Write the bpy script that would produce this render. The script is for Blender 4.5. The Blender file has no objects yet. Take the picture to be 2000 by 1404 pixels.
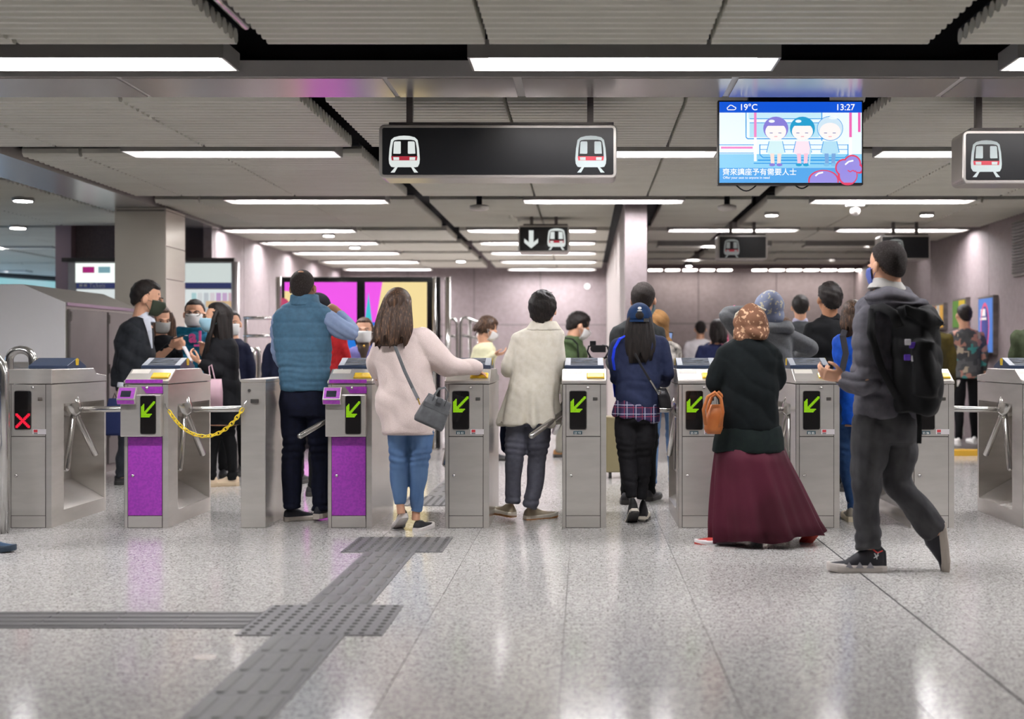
import bpy, bmesh, math, random
import numpy as np
from mathutils import Vector, Matrix, noise, Quaternion
random.seed(7)
SC = bpy.context.scene
COL = SC.collection
PI = math.pi
# ---------------------------------------------------------------- camera
F, VX, VY, H = 2400.0, 1140.0, 690.0, 1.2
cd = bpy.data.cameras.new('camera'); cam = bpy.data.objects.new('camera', cd); COL.objects.link(cam)
cam.location = (0, 0, H); cam.rotation_euler = (PI/2, 0, 0)
cd.sensor_width = 36; cd.lens = 36*F/2000; cd.shift_x = (1000-VX)/2000; cd.shift_y = (VY-702)/2000
cd.clip_start = .05; cd.clip_end = 200
cd.dof.use_dof = True; cd.dof.focus_distance = 8.3; cd.dof.aperture_fstop = 1.5
SC.camera = cam
# ---------------------------------------------------------------- world, exposure
w = bpy.data.worlds.new('world'); SC.world = w; w.use_nodes = True
w.node_tree.nodes['Background'].inputs[0].default_value = (.9, .93, 1, 1)
w.node_tree.nodes['Background'].inputs[1].default_value = .25
SC.view_settings.view_transform = 'Standard'; SC.view_settings.look = 'None'
SC.view_settings.exposure = 0.0; SC.view_settings.gamma = 1.0
SC.view_settings.use_curve_mapping = False
SC.cycles.max_bounces = 7; SC.cycles.diffuse_bounces = 4; SC.cycles.glossy_bounces = 4
SC.cycles.sample_clamp_indirect = 6; SC.cycles.use_denoising = True
SC.cycles.caustics_reflective = False; SC.cycles.caustics_refractive = False
LAMP = 57.0     # radiance of the strip lamps
# ---------------------------------------------------------------- helpers
def P(px, py, Y): return Vector(((px-VX)*Y/F, Y, H+(VY-py)*Y/F))
def lin(c):
    if isinstance(c, str):
        c = tuple(int(c[i:i+2], 16)/255 for i in (0, 2, 4))
    return tuple((x/12.92 if x <= .04045 else ((x+.055)/1.055)**2.4) for x in c[:3])
MATS = {}
def mat(name, col='808080', rough=.6, metal=0., emit=0., spec=.5, var=None, bump=None, coat=0., sheen=0., alpha=None, aniso=0.):
    """var=(colour2, scale xyz, detail, lo, hi) mixes a second colour by noise; bump=(scale xyz, strength, distance)"""
    if name in MATS: return MATS[name]
    m = bpy.data.materials.new(name); m.use_nodes = True; MATS[name] = m
    nt = m.node_tree; N = nt.nodes; L = nt.links; b = N['Principled BSDF']
    c = lin(col)+(1,)
    m.diffuse_color = c
    b.inputs['Base Color'].default_value = c; b.inputs['Roughness'].default_value = rough
    b.inputs['Metallic'].default_value = metal; b.inputs['Specular IOR Level'].default_value = spec
    b.inputs['Coat Weight'].default_value = coat; b.inputs['Sheen Weight'].default_value = sheen
    b.inputs['Anisotropic'].default_value = aniso
    if alpha is not None: b.inputs['Alpha'].default_value = alpha
    if emit:
        if emit < 2: b.inputs['Base Color'].default_value = tuple(v*.08 for v in c[:3])+(1,); b.inputs['Specular IOR Level'].default_value = min(spec, .3)
        b.inputs['Emission Color'].default_value = c; b.inputs['Emission Strength'].default_value = emit
    tc = N.new('ShaderNodeTexCoord') if (var or bump) else None
    def noise_tex(sc, det, rgh=.55):
        mp = N.new('ShaderNodeMapping'); L.new(tc.outputs['Object'], mp.inputs[0]); mp.inputs['Scale'].default_value = sc
        t = N.new('ShaderNodeTexNoise'); L.new(mp.outputs[0], t.inputs['Vector']); t.inputs['Scale'].default_value = 1
        t.inputs['Detail'].default_value = det; t.inputs['Roughness'].default_value = rgh
        return t
    if var:
        c2, sc, det, lo, hi = var
        t = noise_tex(sc, det); r = N.new('ShaderNodeMapRange'); L.new(t.outputs['Fac'], r.inputs[0])
        r.inputs[1].default_value = lo; r.inputs[2].default_value = hi
        mx = N.new('ShaderNodeMix'); mx.data_type = 'RGBA'; L.new(r.outputs[0], mx.inputs[0])
        mx.inputs[6].default_value = c; mx.inputs[7].default_value = lin(c2)+(1,)
        if not emit: L.new(mx.outputs[2], b.inputs['Base Color'])
        if emit: L.new(mx.outputs[2], b.inputs['Emission Color'])
    if bump:
        sc, st, dist = bump
        t = noise_tex(sc, 3); bp = N.new('ShaderNodeBump'); L.new(t.outputs['Fac'], bp.inputs['Height'])
        bp.inputs['Strength'].default_value = st; bp.inputs['Distance'].default_value = dist
        L.new(bp.outputs[0], b.inputs['Normal'])
    return m
ORG = {}
def org(o):
    return ORG.get(o.name, Vector((0, 0, 0)))
def thing(name, label, cat, loc=(0, 0, 0), group=None):
    o = bpy.data.objects.new(name, None); COL.objects.link(o); o.location = loc; o.empty_display_size = .1
    o['label'] = label; o['category'] = cat
    if group: o['group'] = group
    ORG[o.name] = Vector(loc); return o
def tag(o, label=None, cat=None, group=None, kind=None):
    for k, v in (('label', label), ('category', cat), ('group', group), ('kind', kind)):
        if v: o[k] = v
    return o
def place(name, me, loc, parent=None, rot=None):
    o = bpy.data.objects.new(name, me); COL.objects.link(o)
    if parent: o.parent = parent; loc = Vector(loc)-org(parent)
    o.location = loc
    if rot: o.rotation_euler = rot
    return o
class MB:
    def __init__(s): s.v = []; s.f = []
    def add(s, vs, fs):
        n = len(s.v); s.v += [tuple(v) for v in vs]; s.f += [tuple(i+n for i in f) for f in fs]; return s
    def box(s, x0, x1, y0, y1, z0, z1, M=None):
        vs = [Vector((x, y, z)) for z in (z0, z1) for y in (y0, y1) for x in (x0, x1)]
        if M: vs = [M @ v for v in vs]
        return s.add(vs, [(0, 2, 3, 1), (4, 5, 7, 6), (0, 1, 5, 4), (2, 6, 7, 3), (0, 4, 6, 2), (1, 3, 7, 5)])
    def prism(s, poly, a0, a1, ax='x', M=None):
        """poly in the two remaining axes (x: y,z / y: x,z / z: x,y)"""
        def mk(p, a): return {'x': Vector((a, p[0], p[1])), 'y': Vector((p[0], a, p[1])), 'z': Vector((p[0], p[1], a))}[ax]
        vs = [mk(p, a0) for p in poly]+[mk(p, a1) for p in poly]
        if M: vs = [M @ v for v in vs]
        n = len(poly)
        return s.add(vs, [tuple(range(n))[::-1], tuple(range(n, 2*n))]+[(i, (i+1) % n, n+(i+1) % n, n+i) for i in range(n)])
    def face(s, pts): return s.add(pts, [tuple(range(len(pts)))])
    def tube(s, pts, r, seg=8, cap=True, flat=None):
        pts = [Vector(p) for p in pts]; n = len(pts)
        rs = r if isinstance(r, (list, tuple)) else [r]*n
        T = []
        for i in range(n):
            t = (pts[min(i+1, n-1)]-pts[max(i-1, 0)]); T.append(t.normalized() if t.length > 1e-9 else Vector((0, 0, 1)))
        u = T[0].orthogonal().normalized() if flat is None else (Vector(flat)-T[0]*Vector(flat).dot(T[0])).normalized()
        vs = []
        for i in range(n):
            u = (u-T[i]*u.dot(T[i])); u = u.normalized() if u.length > 1e-6 else T[i].orthogonal().normalized()
            w_ = T[i].cross(u)
            ra, rb = rs[i] if isinstance(rs[i], (list, tuple)) else (rs[i], rs[i])
            vs += [pts[i]+u*ra*math.cos(2*PI*k/seg)+w_*rb*math.sin(2*PI*k/seg) for k in range(seg)]
        fs = [(i*seg+k, i*seg+(k+1) % seg, (i+1)*seg+(k+1) % seg, (i+1)*seg+k) for i in range(n-1) for k in range(seg)]
        if cap: fs += [tuple(range(seg))[::-1], tuple((n-1)*seg+k for k in range(seg))]
        return s.add(vs, fs)
    def ell(s, c, r, seg=16, rings=10, M=None):
        c = Vector(c); r = (r, r, r) if not isinstance(r, (list, tuple)) else r
        vs = [Vector((0, 0, 1))]
        for i in range(1, rings):
            a = PI*i/rings
            vs += [Vector((math.sin(a)*math.cos(2*PI*k/seg), math.sin(a)*math.sin(2*PI*k/seg), math.cos(a))) for k in range(seg)]
        vs.append(Vector((0, 0, -1)))
        vs = [Vector((v.x*r[0], v.y*r[1], v.z*r[2])) for v in vs]
        if M: vs = [M @ v for v in vs]
        vs = [v+c for v in vs]
        fs = [(0, 1+k, 1+(k+1) % seg) for k in range(seg)]
        for i in range(rings-2):
            a = 1+i*seg; fs += [(a+k, a+seg+k, a+seg+(k+1) % seg, a+(k+1) % seg) for k in range(seg)]
        a = 1+(rings-2)*seg; e = len(vs)-1; fs += [(a+k, e, a+(k+1) % seg) for k in range(seg)]
        return s.add(vs, fs)
    def loft(s, rings, caps=True):
        m = len(rings[0]); vs = [v for r in rings for v in r]; n = len(rings)
        fs = [(i*m+k, i*m+(k+1) % m, (i+1)*m+(k+1) % m, (i+1)*m+k) for i in range(n-1) for k in range(m)]
        if caps: fs += [tuple(range(m))[::-1], tuple((n-1)*m+k for k in range(m))]
        return s.add(vs, fs)
    def build(s, name, m, parent=None, smooth=False, bevel=0, o0=None, segs=1):
        o_ = org(parent) if parent else (Vector(o0) if o0 else Vector((0, 0, 0)))
        me = bpy.data.meshes.new(name); me.from_pydata([Vector(v)-o_ for v in s.v], [], s.f); me.materials.append(m)
        if smooth: me.shade_smooth()
        me.update()
        bm = bmesh.new(); bm.from_mesh(me); bmesh.ops.recalc_face_normals(bm, faces=bm.faces); bm.to_mesh(me); bm.free()
        o = bpy.data.objects.new(name, me); COL.objects.link(o)
        if parent: o.parent = parent; ORG[o.name] = o_
        elif o0: o.location = o0; ORG[o.name] = o_
        if bevel:
            b = o.modifiers.new('bevel', 'BEVEL'); b.width = bevel; b.segments = segs; b.limit_method = 'ANGLE'; b.angle_limit = .6
        return o
def rrect(x0, x1, y0, y1, r, n=4):
    pts = []
    for cx, cy, a0 in ((x1-r, y1-r, 0), (x0+r, y1-r, 90), (x0+r, y0+r, 180), (x1-r, y0+r, 270)):
        for k in range(n+1):
            a = math.radians(a0+90*k/n); pts.append((cx+r*math.cos(a), cy+r*math.sin(a)))
    return pts
def circ(cx, cy, rx, ry=None, n=16, a0=0, a1=360):
    ry = ry or rx; full = (a1-a0) >= 360
    return [(cx+rx*math.cos(math.radians(a0+(a1-a0)*k/(n if full else n-1))), cy+ry*math.sin(math.radians(a0+(a1-a0)*k/(n if full else n-1)))) for k in range(n)]
def plate(poly, y, th=.002):
    """a thin plate facing -Y; poly in x,z"""
    return MB().prism(poly, y, y+th, 'y')
def text(name, s_, size, loc, m, parent=None, rot=(PI/2, 0, 0), align='LEFT', extrude=.0008, bold=0.0):
    cu = bpy.data.curves.new(name, 'FONT'); cu.body = s_; cu.size = size; cu.align_x = align; cu.extrude = extrude; cu.offset = bold
    tmp = bpy.data.objects.new('tmp', cu); COL.objects.link(tmp)
    me = bpy.data.meshes.new_from_object(tmp.evaluated_get(bpy.context.evaluated_depsgraph_get()))
    bpy.data.objects.remove(tmp); me.materials.clear(); me.materials.append(m)
    o = bpy.data.objects.new(name, me); COL.objects.link(o); o.rotation_euler = rot
    if parent: o.parent = parent; loc = Vector(loc)-org(parent)
    o.location = loc; return o
def struct(o): o['kind'] = 'structure'; return o
# ---------------------------------------------------------------- materials
STEEL = mat('brushed_steel', 'e8e3dd', .26, .66, var=('d8d3cd', (2, 2, 10), 3, .3, .7), bump=((5, 5, 400), .03, .001))
STEELL = mat('light_steel', 'd3ced0', .38, .55, var=('c4bfc0', (2, 2, 5), 3, .3, .7))
STEELD = mat('dark_steel', '8d8784', .33, .8, var=('6f6a68', (2, 2, 9), 3, .35, .65))
CHROME = mat('polished_steel', 'cfcdca', .17, .95)
MIRROR = mat('mirror_steel', 'dcd6c9', .22, .35, bump=((.6, .6, 2.5), .5, .02))
SLAT = mat('slat_paint', 'd9d7cb', .5, 0, var=('cfccbf', (1.5, 4, 4), 3, .3, .75))
BLACK = mat('black_void', '0d0d10', .9)
BLK = mat('black_plastic', '141416', .35)
PLEN = mat('dark_plenum', '17181d', .9)
BEAMP = mat('beam_paint', 'bdb9b6', .55)
BEAMS = mat('beam_soffit', 'bbb6b2', .24, .5, bump=((60, 60, 60), .05, .001))
WALLP = mat('wall_pink', '8d8183', .62, 0, var=('817577', (14, 14, 14), 4, .3, .7), bump=((260, 260, 8), .35, .004))
WALLD = mat('wall_maroon', '7d6c6e', .5, 0, var=('6b5c5f', (40, 40, 40), 4, .3, .7), bump=((200, 200, 40), .3, .004))
SEAM = mat('seam_dark', '4a4042', .8)
NAVY = mat('reader_navy', '2e3d56', .35, coat=.3)
SCREEN = mat('reader_screen', '4f5560', .12, .2, var=('8b8f98', (6, 30, 30), 4, .4, .65))
YEL = mat('yellow_pad', 'f2c927', .35, coat=.3)
PUR = mat('purple_sticker', 'a53bb4', .45, 0, var=('9233a8', (55, 55, 55), 3, .4, .6))
WHITE = mat('white_paint', 'e8e6e2', .5)
LED_G = mat('led_green', 'a2e612', .5, 0, emit=.9)
LED_R = mat('led_red', 'ff2040', .5, 0, emit=1.3)
DIFF = mat('lamp_tube_glow', 'fbf8fb', .5, 0, emit=LAMP)
REFL = mat('lamp_reflector', 'f2efe8', .4, 0, spec=.3)
GREYP = mat('grey_lamp_housing', '8b8884', .5)
SIGNB = mat('sign_face_black', '16171a', .3, spec=.3)
LETW = mat('lit_white', 'f4fbf8', .5, 0, emit=.75)
LETD = mat('unlit_white', 'c9d6d6', .45)
RED = mat('sign_red', 'd2364a', .45)
REDL = mat('lit_red', 'e23a50', .5, 0, emit=.45)
RUB = mat('rubber_grey', '6e6d6f', .5, var=('656466', (8, 8, 8), 3, .3, .7))
RUBD = mat('rubber_dark', '4a4948', .5); RUBB = mat('rubber_bar', '5f5e5e', .42)
# granite: speckled in world space so that every tile carries its own part of the pattern
def granite(name, tint):
    m = bpy.data.materials.new(name); m.use_nodes = True; nt = m.node_tree; N = nt.nodes; L = nt.links; b = N['Principled BSDF']
    g = N.new('ShaderNodeNewGeometry')
    def nz(scale, det, out='Fac'):
        t = N.new('ShaderNodeTexNoise'); L.new(g.outputs['Position'], t.inputs['Vector']); t.inputs['Scale'].default_value = scale
        t.inputs['Detail'].default_value = det; return t.outputs[out]
    def mr(src, a, b_, c, d):
        r = N.new('ShaderNodeMapRange'); L.new(src, r.inputs[0])
        for i, v in enumerate((a, b_, c, d)): r.inputs[i+1].default_value = v
        return r.outputs[0]
    def mix(fac, a, b_):
        x = N.new('ShaderNodeMix'); x.data_type = 'RGBA'; L.new(fac, x.inputs[0])
        if isinstance(a, tuple): x.inputs[6].default_value = a
        else: L.new(a, x.inputs[6])
        x.inputs[7].default_value = b_; return x.outputs[2]
    base = lin(tint)+(1,)
    c = mix(mr(nz(24, 4), .38, .62, 0, 1), base, tuple(v*.76 for v in base[:3])+(1,))
    c = mix(mr(nz(85, 3), .55, .62, 0, .95), c, lin('66625f')+(1,))
    c = mix(mr(nz(60, 2), .34, .28, 0, .6), c, lin('d9d5d0')+(1,))
    c = mix(mr(nz(46, 3), .59, .68, 0, .7), c, lin('5f5a58')+(1,))
    L.new(c, b.inputs['Base Color'])
    L.new(mr(nz(70, 3), .3, .7, .10, .17), b.inputs['Roughness'])
    b.inputs['Specular IOR Level'].default_value = .62
    return m
GRAN = granite('granite_light', 'd6d4d1'); GRAN2 = granite('granite_light_b', 'd2d0cd')
JOINT = mat('joint_grey', '6e6967', .8)
# ================================================================ ROOM
K = .96
ZS = 2.82      # underside of the slat ceiling
# ---- floor
fl = struct(MB().box(-14, 14, -9, 30, -.25, -.012).build('floor', JOINT))
mbx = MB()
TX0, TX1, TY0, TY1 = -.085-.615*12, -.085+.615*10, 8.7*K-1.306*4, 8.7*K+1.306*9
mbx.box(-14, TX0, -9, 30, -.012, 0).box(TX1, 14, -9, 30, -.012, 0).box(TX0, TX1, -9, TY0, -.012, 0).box(TX0, TX1, TY1, 30, -.012, 0)
mbx.build('floor_slab', GRAN, fl)
tm = []
for g in (GRAN, GRAN2):
    o = MB().box(.0014, .615-.0014, .0012, 1.306-.0012, -.010, 0).build('tmp', g); tm.append(o.data); bpy.data.objects.remove(o)
# the black expansion joint at X=1.51 splits one column of tiles
for i in range(22):
    x = TX0+.615*i
    for j in range(13):
        place('floor_tile', tm[(i*7+j*5) % 2], (x, TY0+1.306*j, 0), fl)
MB().box(1.507, 1.515, 3, 18, -.009, .0012).build('expansion_joint', BLACK, fl)
# ---- outer shell (behind the camera and beyond the halls)
struct(MB().box(-14, 14, -9.2, -9, 0, 3.5).build('wall_rear', mat('wall_light', 'd2cbc8', .6)))
struct(MB().box(-14.2, -14, -9, 30, 0, 3.5).build('wall_far_left', WALLP))
struct(MB().box(14, 14.2, -9, 30, 0, 3.5).build('wall_far_right', WALLP))
struct(MB().box(-14, -4.75, 29.8, 30, 0, 3.5).build('wall_far_back', WALLP))
# ---- ceiling
ce = struct(MB().box(-14, 14, -9, 30, 3.45, 3.6).build('ceiling', PLEN))
def slat_mesh(wd, r=.043):
    mb = MB(); mb.tube([(0, 0, 0), (wd, 0, 0)], [(r, r*1.0)]*2, 8, True, (0, .38, 1))
    o = mb.build('tmp', SLAT, smooth=False); me = o.data; bpy.data.objects.remove(o); return me
SL = {}
def xs_lattice(x0, x1):
    out = []
    k = -4
    while k < 6:
        b = -1.66+3.635*k + (.0 if k == 0 else 0)
        for j in range(3):
            a, c = b+1.165*j, b+1.165*(j+1)-.025
            a2, c2 = max(a, x0), min(c, x1)
            if c2-a2 > .12: out.append((a2, c2))
        k += 1
    return out
PITCH = .1
def section(y0, y1, x0, x1, parts=False, fine=8):
    for a, c in xs_lattice(x0, x1):
        pn = MB().box(a+.02, c-.02, y0+.02, y1-.02, ZS+.085, ZS+.11).build('ceiling_panel', PLEN, ce)
        n = int((y1-y0)/PITCH)
        if parts:
            key = round(c-a, 3)
            if key not in SL: SL[key] = slat_mesh(c-a)
            for i in range(n):
                if y0+PITCH*(i+.5) < 4.6: continue
                place('slat', SL[key], (a, y0+PITCH*(i+.5), ZS+.046), pn)
        else:
            mb = MB()
            for i in range(n):
                yy = y1-PITCH*(i+.5)
                mb.tube([(a, yy, ZS+.046), (c, yy, ZS+.046)], .048, fine, True, (0, .38, 1))
            tag(mb.build('slat_row', SLAT, pn), kind='stuff')
section(4.6, 6.585, -4.7, 4.9, True)
section(1.2, 4.5, -7, 7, fine=6)
section(-5, 1.0, -7, 7, fine=5)
section(7.87, 9.68, -4.62, 8)
section(10.06, 12.7, -4.62, 8)
section(13.2, 15.83, -4.62, .34, fine=6); section(13.2, 15.83, .86, 5.4, fine=6)
for a, b in ((16.35, 17.68), (18.2, 19.48), (20, 21.38), (21.9, 23.28)):
    section(a, b, -4.75, .34, fine=5); section(a, b, .86, 5.08, fine=5)
section(7.87, 11.2, -12, -5.35, fine=6); section(11.5, 15.6, -12, -5.35, fine=5); section(15.9, 22, -13, -6.8, fine=5); section(22.3, 28, -13, -6.8, fine=5)
# cross beam and long beam
bm_ = struct(MB().box(-14, 14, 7.11, 7.65, 2.8, 2.895).build('trim_1', BEAMP))
bm_['label'] = 'grey cross beam with polished underside above the ticket gates'
for x0, x1 in ((-9, -4.05), (-4.0, -2.71), (-2.68, -1.17), (-1.14, -.41), (-.36, .86), (.9, 2.18), (2.22, 3.6), (3.64, 9)):
    MB().box(x0, x1, 7.125, 7.64, 2.792, 2.80).build('soffit_panel', BEAMS, bm_)
MB().box(-14, 14, 7.2, 7.6, 2.895, 3.45).build('beam_core', PLEN, bm_)
lb = struct(MB().box(-5.3, -4.67, 7.65, 15.8, 2.8, 2.9).build('trim_2', BEAMS))
lb['label'] = 'long polished steel beam running to the steel clad column'
MB().box(-5.25, -4.72, 7.65, 15.8, 2.9, 3.45).build('beam_core', PLEN, lb)
# dark channels in the wide gaps
for x in (-1.73, 1.905):
    tag(struct(MB().box(x-.06, x+.06, -5, 7.1, 3.0, 3.06).box(x-.06, x+.06, 7.7, 23.9, 3.0, 3.06).build('trim_%d' % (3 if x < 0 else 4), PLEN)), 'dark channel in the ceiling gap')
struct(MB().box(.34, .86, 13.2, 23, 2.9, 3.45).build('trim_5', BLACK))
pp = MB().tube([(-1.69, 5.0, 2.84), (-1.69, 6.15, 2.84)], .022, 10, True).build('ceiling_pipe', CHROME, o0=(-1.69, 5, 2.84), smooth=True)
tag(pp, 'bright metal pipe lying in the dark ceiling gap at the top left', 'pipe')
# ---- walls
def panel_wall(name, x0, x1, y0, y1, z1, n, m, zsplit=None, skip=None, gap=.008, rel=.02):
    """thick wall whose cladding is single panels; runs along x (y0==wall face) or along y (x0==face)"""
    along_x = abs(x1-x0) > abs(y1-y0)
    wl = struct(MB().box(x0, x1, y0, y1, 0, z1).build(name, SEAM))
    return wl, along_x
def clad_x(wl, xa, xb, y, z1, n, m, zs=(), t=.02):
    wd = (xb-xa)/n; zz = [0]+list(zs)+[z1]
    for i in range(n):
        for k in range(len(zz)-1):
            MB().box(xa+wd*i+.006, xa+wd*(i+1)-.006, y-t, y, zz[k]+.006*(k > 0), zz[k+1]-.006).build('wall_panel', m, wl)
def clad_y(wl, ya, yb, x, z1, n, m, s, zs=(), t=.02):
    wd = (yb-ya)/n; zz = [0]+list(zs)+[z1]
    for i in range(n):
        for k in range(len(zz)-1):
            xx = sorted((x, x+s*t))
            MB().box(xx[0], xx[1], ya+wd*i+.006, ya+wd*(i+1)-.006, zz[k]+.006*(k > 0), zz[k+1]-.006).build('wall_panel', m, wl)
wl = struct(MB().box(-4.95, .45, 24.12, 24.4, 0, 3.45).build('wall_back', SEAM)); clad_x(wl, -4.75, .45, 24.12, 3.4, 4, WALLP, (1.76,))
wl = struct(MB().box(.69, 5.3, 23.12, 23.4, 0, 3.45).build('wall_back_right', SEAM)); clad_x(wl, .69, 5.09, 23.12, 3.4, 3, WALLP, (1.76,))
wl = struct(MB().box(5.11, 5.4, 11.5, 23.2, 0, 3.45).build('wall_right', SEAM)); clad_y(wl, 11.6, 23.1, 5.11, 3.4, 9, WALLP, -1)
wl = struct(MB().box(-5.1, -4.77, 15.75, 24.2, 0, 3.45).build('wall_left', SEAM)); clad_y(wl, 15.8, 24.1, -4.77, 3.4, 6, WALLP, 1)
wl = struct(MB().box(-6.75, -4.77, 15.85, 16.1, 0, 3.45).build('wall_front_left', SEAM))
clad_x(wl, -6.55, -4.75, 15.85, 3.4, 2, WALLD, (2.3,))
MB().box(-6.75, -6.55, 15.7, 16.1, 0, 3.45).build('wall_pier', mat('pier_pink', 'a08890', .6), wl)
MB().box(-4.86, -4.75, 15.7, 15.83, 0, 3.45).build('wall_pier', WALLP, wl)
wl = struct(MB().box(.46, .68, 13.42, 24.1, 0, 3.45).build('wall_centre', SEAM))
for i in range(6):
    a = 13.41+(24.1-13.41)/6*i; b = a+(24.1-13.41)/6
    MB().box(.45, .46, a, b-.01, 0, 3.4).build('wall_panel', mat('wall_lit_face', 'a39b97', .55), wl); MB().box(.68, .69, a, b-.01, 0, 3.4).build('wall_panel', WALLP, wl)  # left face gets a paler colour that paints in the light on it
MB().box(.45, .69, 13.4, 13.42, 0, 3.4).build('wall_panel', WALLP, wl)
# steel clad column
co = thing('steel_column', 'square column clad in polished steel sheets behind the people on the left', 'column', (-4.86, 13.8, 0))
MB().box(-5.12, -4.60, 13.49, 14.11, 0, 2.8).build('core', STEELD, co)
zz = [0, 1.0, 1.93, 2.34, 2.8]
zs_ = [0, .75, 1.5, 2.02, 2.38, 2.77, 2.8]
for a, b in ((0, 1.2), (1.2, 2.765), (2.775, 2.8)):
    MB().box(-5.14, -4.585, 13.47, 13.49, a, b-.006).build('cladding_sheet', MIRROR, co)
for a, b in zip(zs_[:-1], zs_[1:]):
    MB().box(-4.60, -4.58, 13.475, 14.12, a, b-.008).build('cladding_sheet', MIRROR, co)
MB().box(-5.14, -5.12, 13.475, 14.12, 0, 2.8).build('cladding_sheet', MIRROR, co)
# soffit with small downlights on the far right
so = struct(MB().box(.7, 5.08, 22.4, 23.1, 2.74, 3.4).build('trim_6', WALLD))
# ---- lamps
LN, LW = 1.7, .32
def lamp_meshes(LN, tag_):
    h = MB()
    for x0, x1, y0, y1 in ((0, LN, 0, .012), (0, LN, LW-.012, LW), (0, .012, .012, LW-.012), (LN-.012, LN, .012, LW-.012)): h.box(x0, x1, y0, y1, 0, .085)
    h.box(0, LN, 0, LW, .085, .1)
    r = MB(); a = .012; e = .1; f = .035; z = .055
    o = [(a, a, 0), (LN-a, a, 0), (LN-a, LW-a, 0), (a, LW-a, 0)]; i_ = [(e, f, z), (LN-e, f, z), (LN-e, LW-f, z), (e, LW-f, z)]
    r.add(o+i_, [(0, 1, 5, 4), (1, 2, 6, 5), (2, 3, 7, 6), (3, 0, 4, 7)])
    d = MB().box(e-.004, LN-e+.004, f-.003, LW-f+.003, z-.001, z+.02)
    out = []
    for mb, m, n in ((h, GREYP, 'housing'), (r, REFL, 'reflector'), (d, DIFF, 'diffuser')):
        ob = mb.build('tmp', m); out.append((n, ob.data)); bpy.data.objects.remove(ob)
    return out
LM = lamp_meshes(1.7, '')
rows_ord = ['first', 'second', 'third', 'fourth', 'fifth', 'sixth', 'seventh', 'eighth']
def lamp(x, y, label, z=2.8, grp='strip lights in the ceiling', lm=None):
    t = thing('ceiling_light', label, 'light', (x, y, z), grp)
    for n, me in (lm or LM): place(n, me, (x, y, z), t)
for r_, (yf, xs) in enumerate(((6.97, (-3.65, -.63, 2.35)), (10.05, (-3.67, -.63, 2.36)), (13.15, (-3.77, -.64, 2.41)),
        (16.27, (-4.7, -1.53)), (18.1, (-4.7, -1.52)), (19.9, (-4.66, -1.5)), (21.8, (-4.6, -1.47)), (23.7, (-4.6, -1.46)))):
    for i, x in enumerate(xs):
        side = ['left', 'middle', 'right'][i] if len(xs) == 3 else ['left', 'right'][i]
        where = ' from the front' if len(xs) == 3 else ' from the front, left of the pillar'
        lamp(x, yf-LW, 'lit ceiling strip light, %s of the %s row%s' % (side, rows_ord[r_], where))
for r_, (yf, xs) in enumerate(((16.2, (1.1, 3.3)), (18.6, (1.1, 3.3)), (21.3, (1.1, 3.3)))):
    for i, x in enumerate(xs):
        lamp(x, yf-LW, 'lit strip light right of the pillar, %s in the %s row there' % (['left', 'right'][i], rows_ord[r_]))
for y in (3.3, -.2, -3.7):
    for x in (-6.7, -3.65, -.63, 2.35, 5.4):
        lamp(x, y, 'lit strip light overhead behind the camera', grp='strip lights behind the camera')
for x in (5.38,):
    for y in (6.65, 9.73): lamp(x, y, 'lit strip light beyond the right edge over the gates, %s' % ('nearer one' if y < 8 else 'farther one'))
lamp(-6.7, 6.65, 'lit strip light beyond the left edge over the gates')
# left hall lamps
for x in (-9.75, -11.6): lamp(x, 18.6, 'lit strip light in the hall beyond the left pier, %s one' % ('nearer' if x > -10 else 'farther'))
for x, y in ((-8, 9.7), (-11, 9.7), (-8, 12.8), (-11, 12.8), (-10.4, 15.9), (-12.2, 15.9)): lamp(x, y, 'unseen strip light added outside the picture to brighten the left hall', grp='added strip lights beyond the left edge')  # off-frame lamps added because the left hall came out dark
for x, y in ((-7.5, 18.6), (-7.5, 21.5), (-8.6, 24.2)): lamp(x, y, 'hidden strip light added behind the pier to brighten the left hall', grp='added strip lights behind the pier')  # more lamps added out of sight to lift the dark left hall
lamp(-12.6, 24.0, 'short lit strip light far back in the left hall')
def puck(name, px, py, z, r, label, lit, grp):
    Y = F*(z-H)/(VY-py); x = (px-VX)*Y/F
    t = thing(name, label, 'light', (x, Y, z), grp)
    m = MB(); m.tube([(x, Y, z), (x, Y, z+.06)], r, 16); m.build('rim', GREYP, t, smooth=False)
    m = MB(); m.tube([(x, Y, z-.004), (x, Y, z+.01)], r*.82, 16); m.build('lens', DIFF if lit else WHITE, t)
for px, py, lab in ((1507, 421, 'round lit downlight left of the white camera dome on the right'), (1810, 421, 'round lit downlight right of the white camera dome'),
                    (642, 461, 'round lit downlight between the left strip lights, nearer one'), (693, 484, 'round lit downlight between the left strip lights, farther one'),
                    (900, 511, 'small round lit downlight left of the arrow sign'), (1345, 520, 'small round lit downlight above the cap wearer right of the centre wall')):
    puck('downlight', px, py, 2.79, .085, lab, True, 'round downlights')
for px, py, lab in ((45, 393, 'nearer ring downlight in the left hall ceiling'), (35, 446, 'farther ring downlight in the left hall ceiling')):
    puck('downlight', px, py, 2.79, .11, lab, True, 'ring downlights on the left')
for i in range(12):
    x = 1.2+.32*i+(.32 if i > 4 else 0)
    t = thing('downlight', 'small lit lamp in the row under the far right soffit', 'light', (x, 22.55, 2.735), 'row of small lamps under the far soffit')
    MB().box(x, x+.24, 22.55, 22.75, 2.725, 2.74).build('lens', mat('small_lamp_glow', 'fff8f0', .5, 0, emit=22), t)
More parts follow.
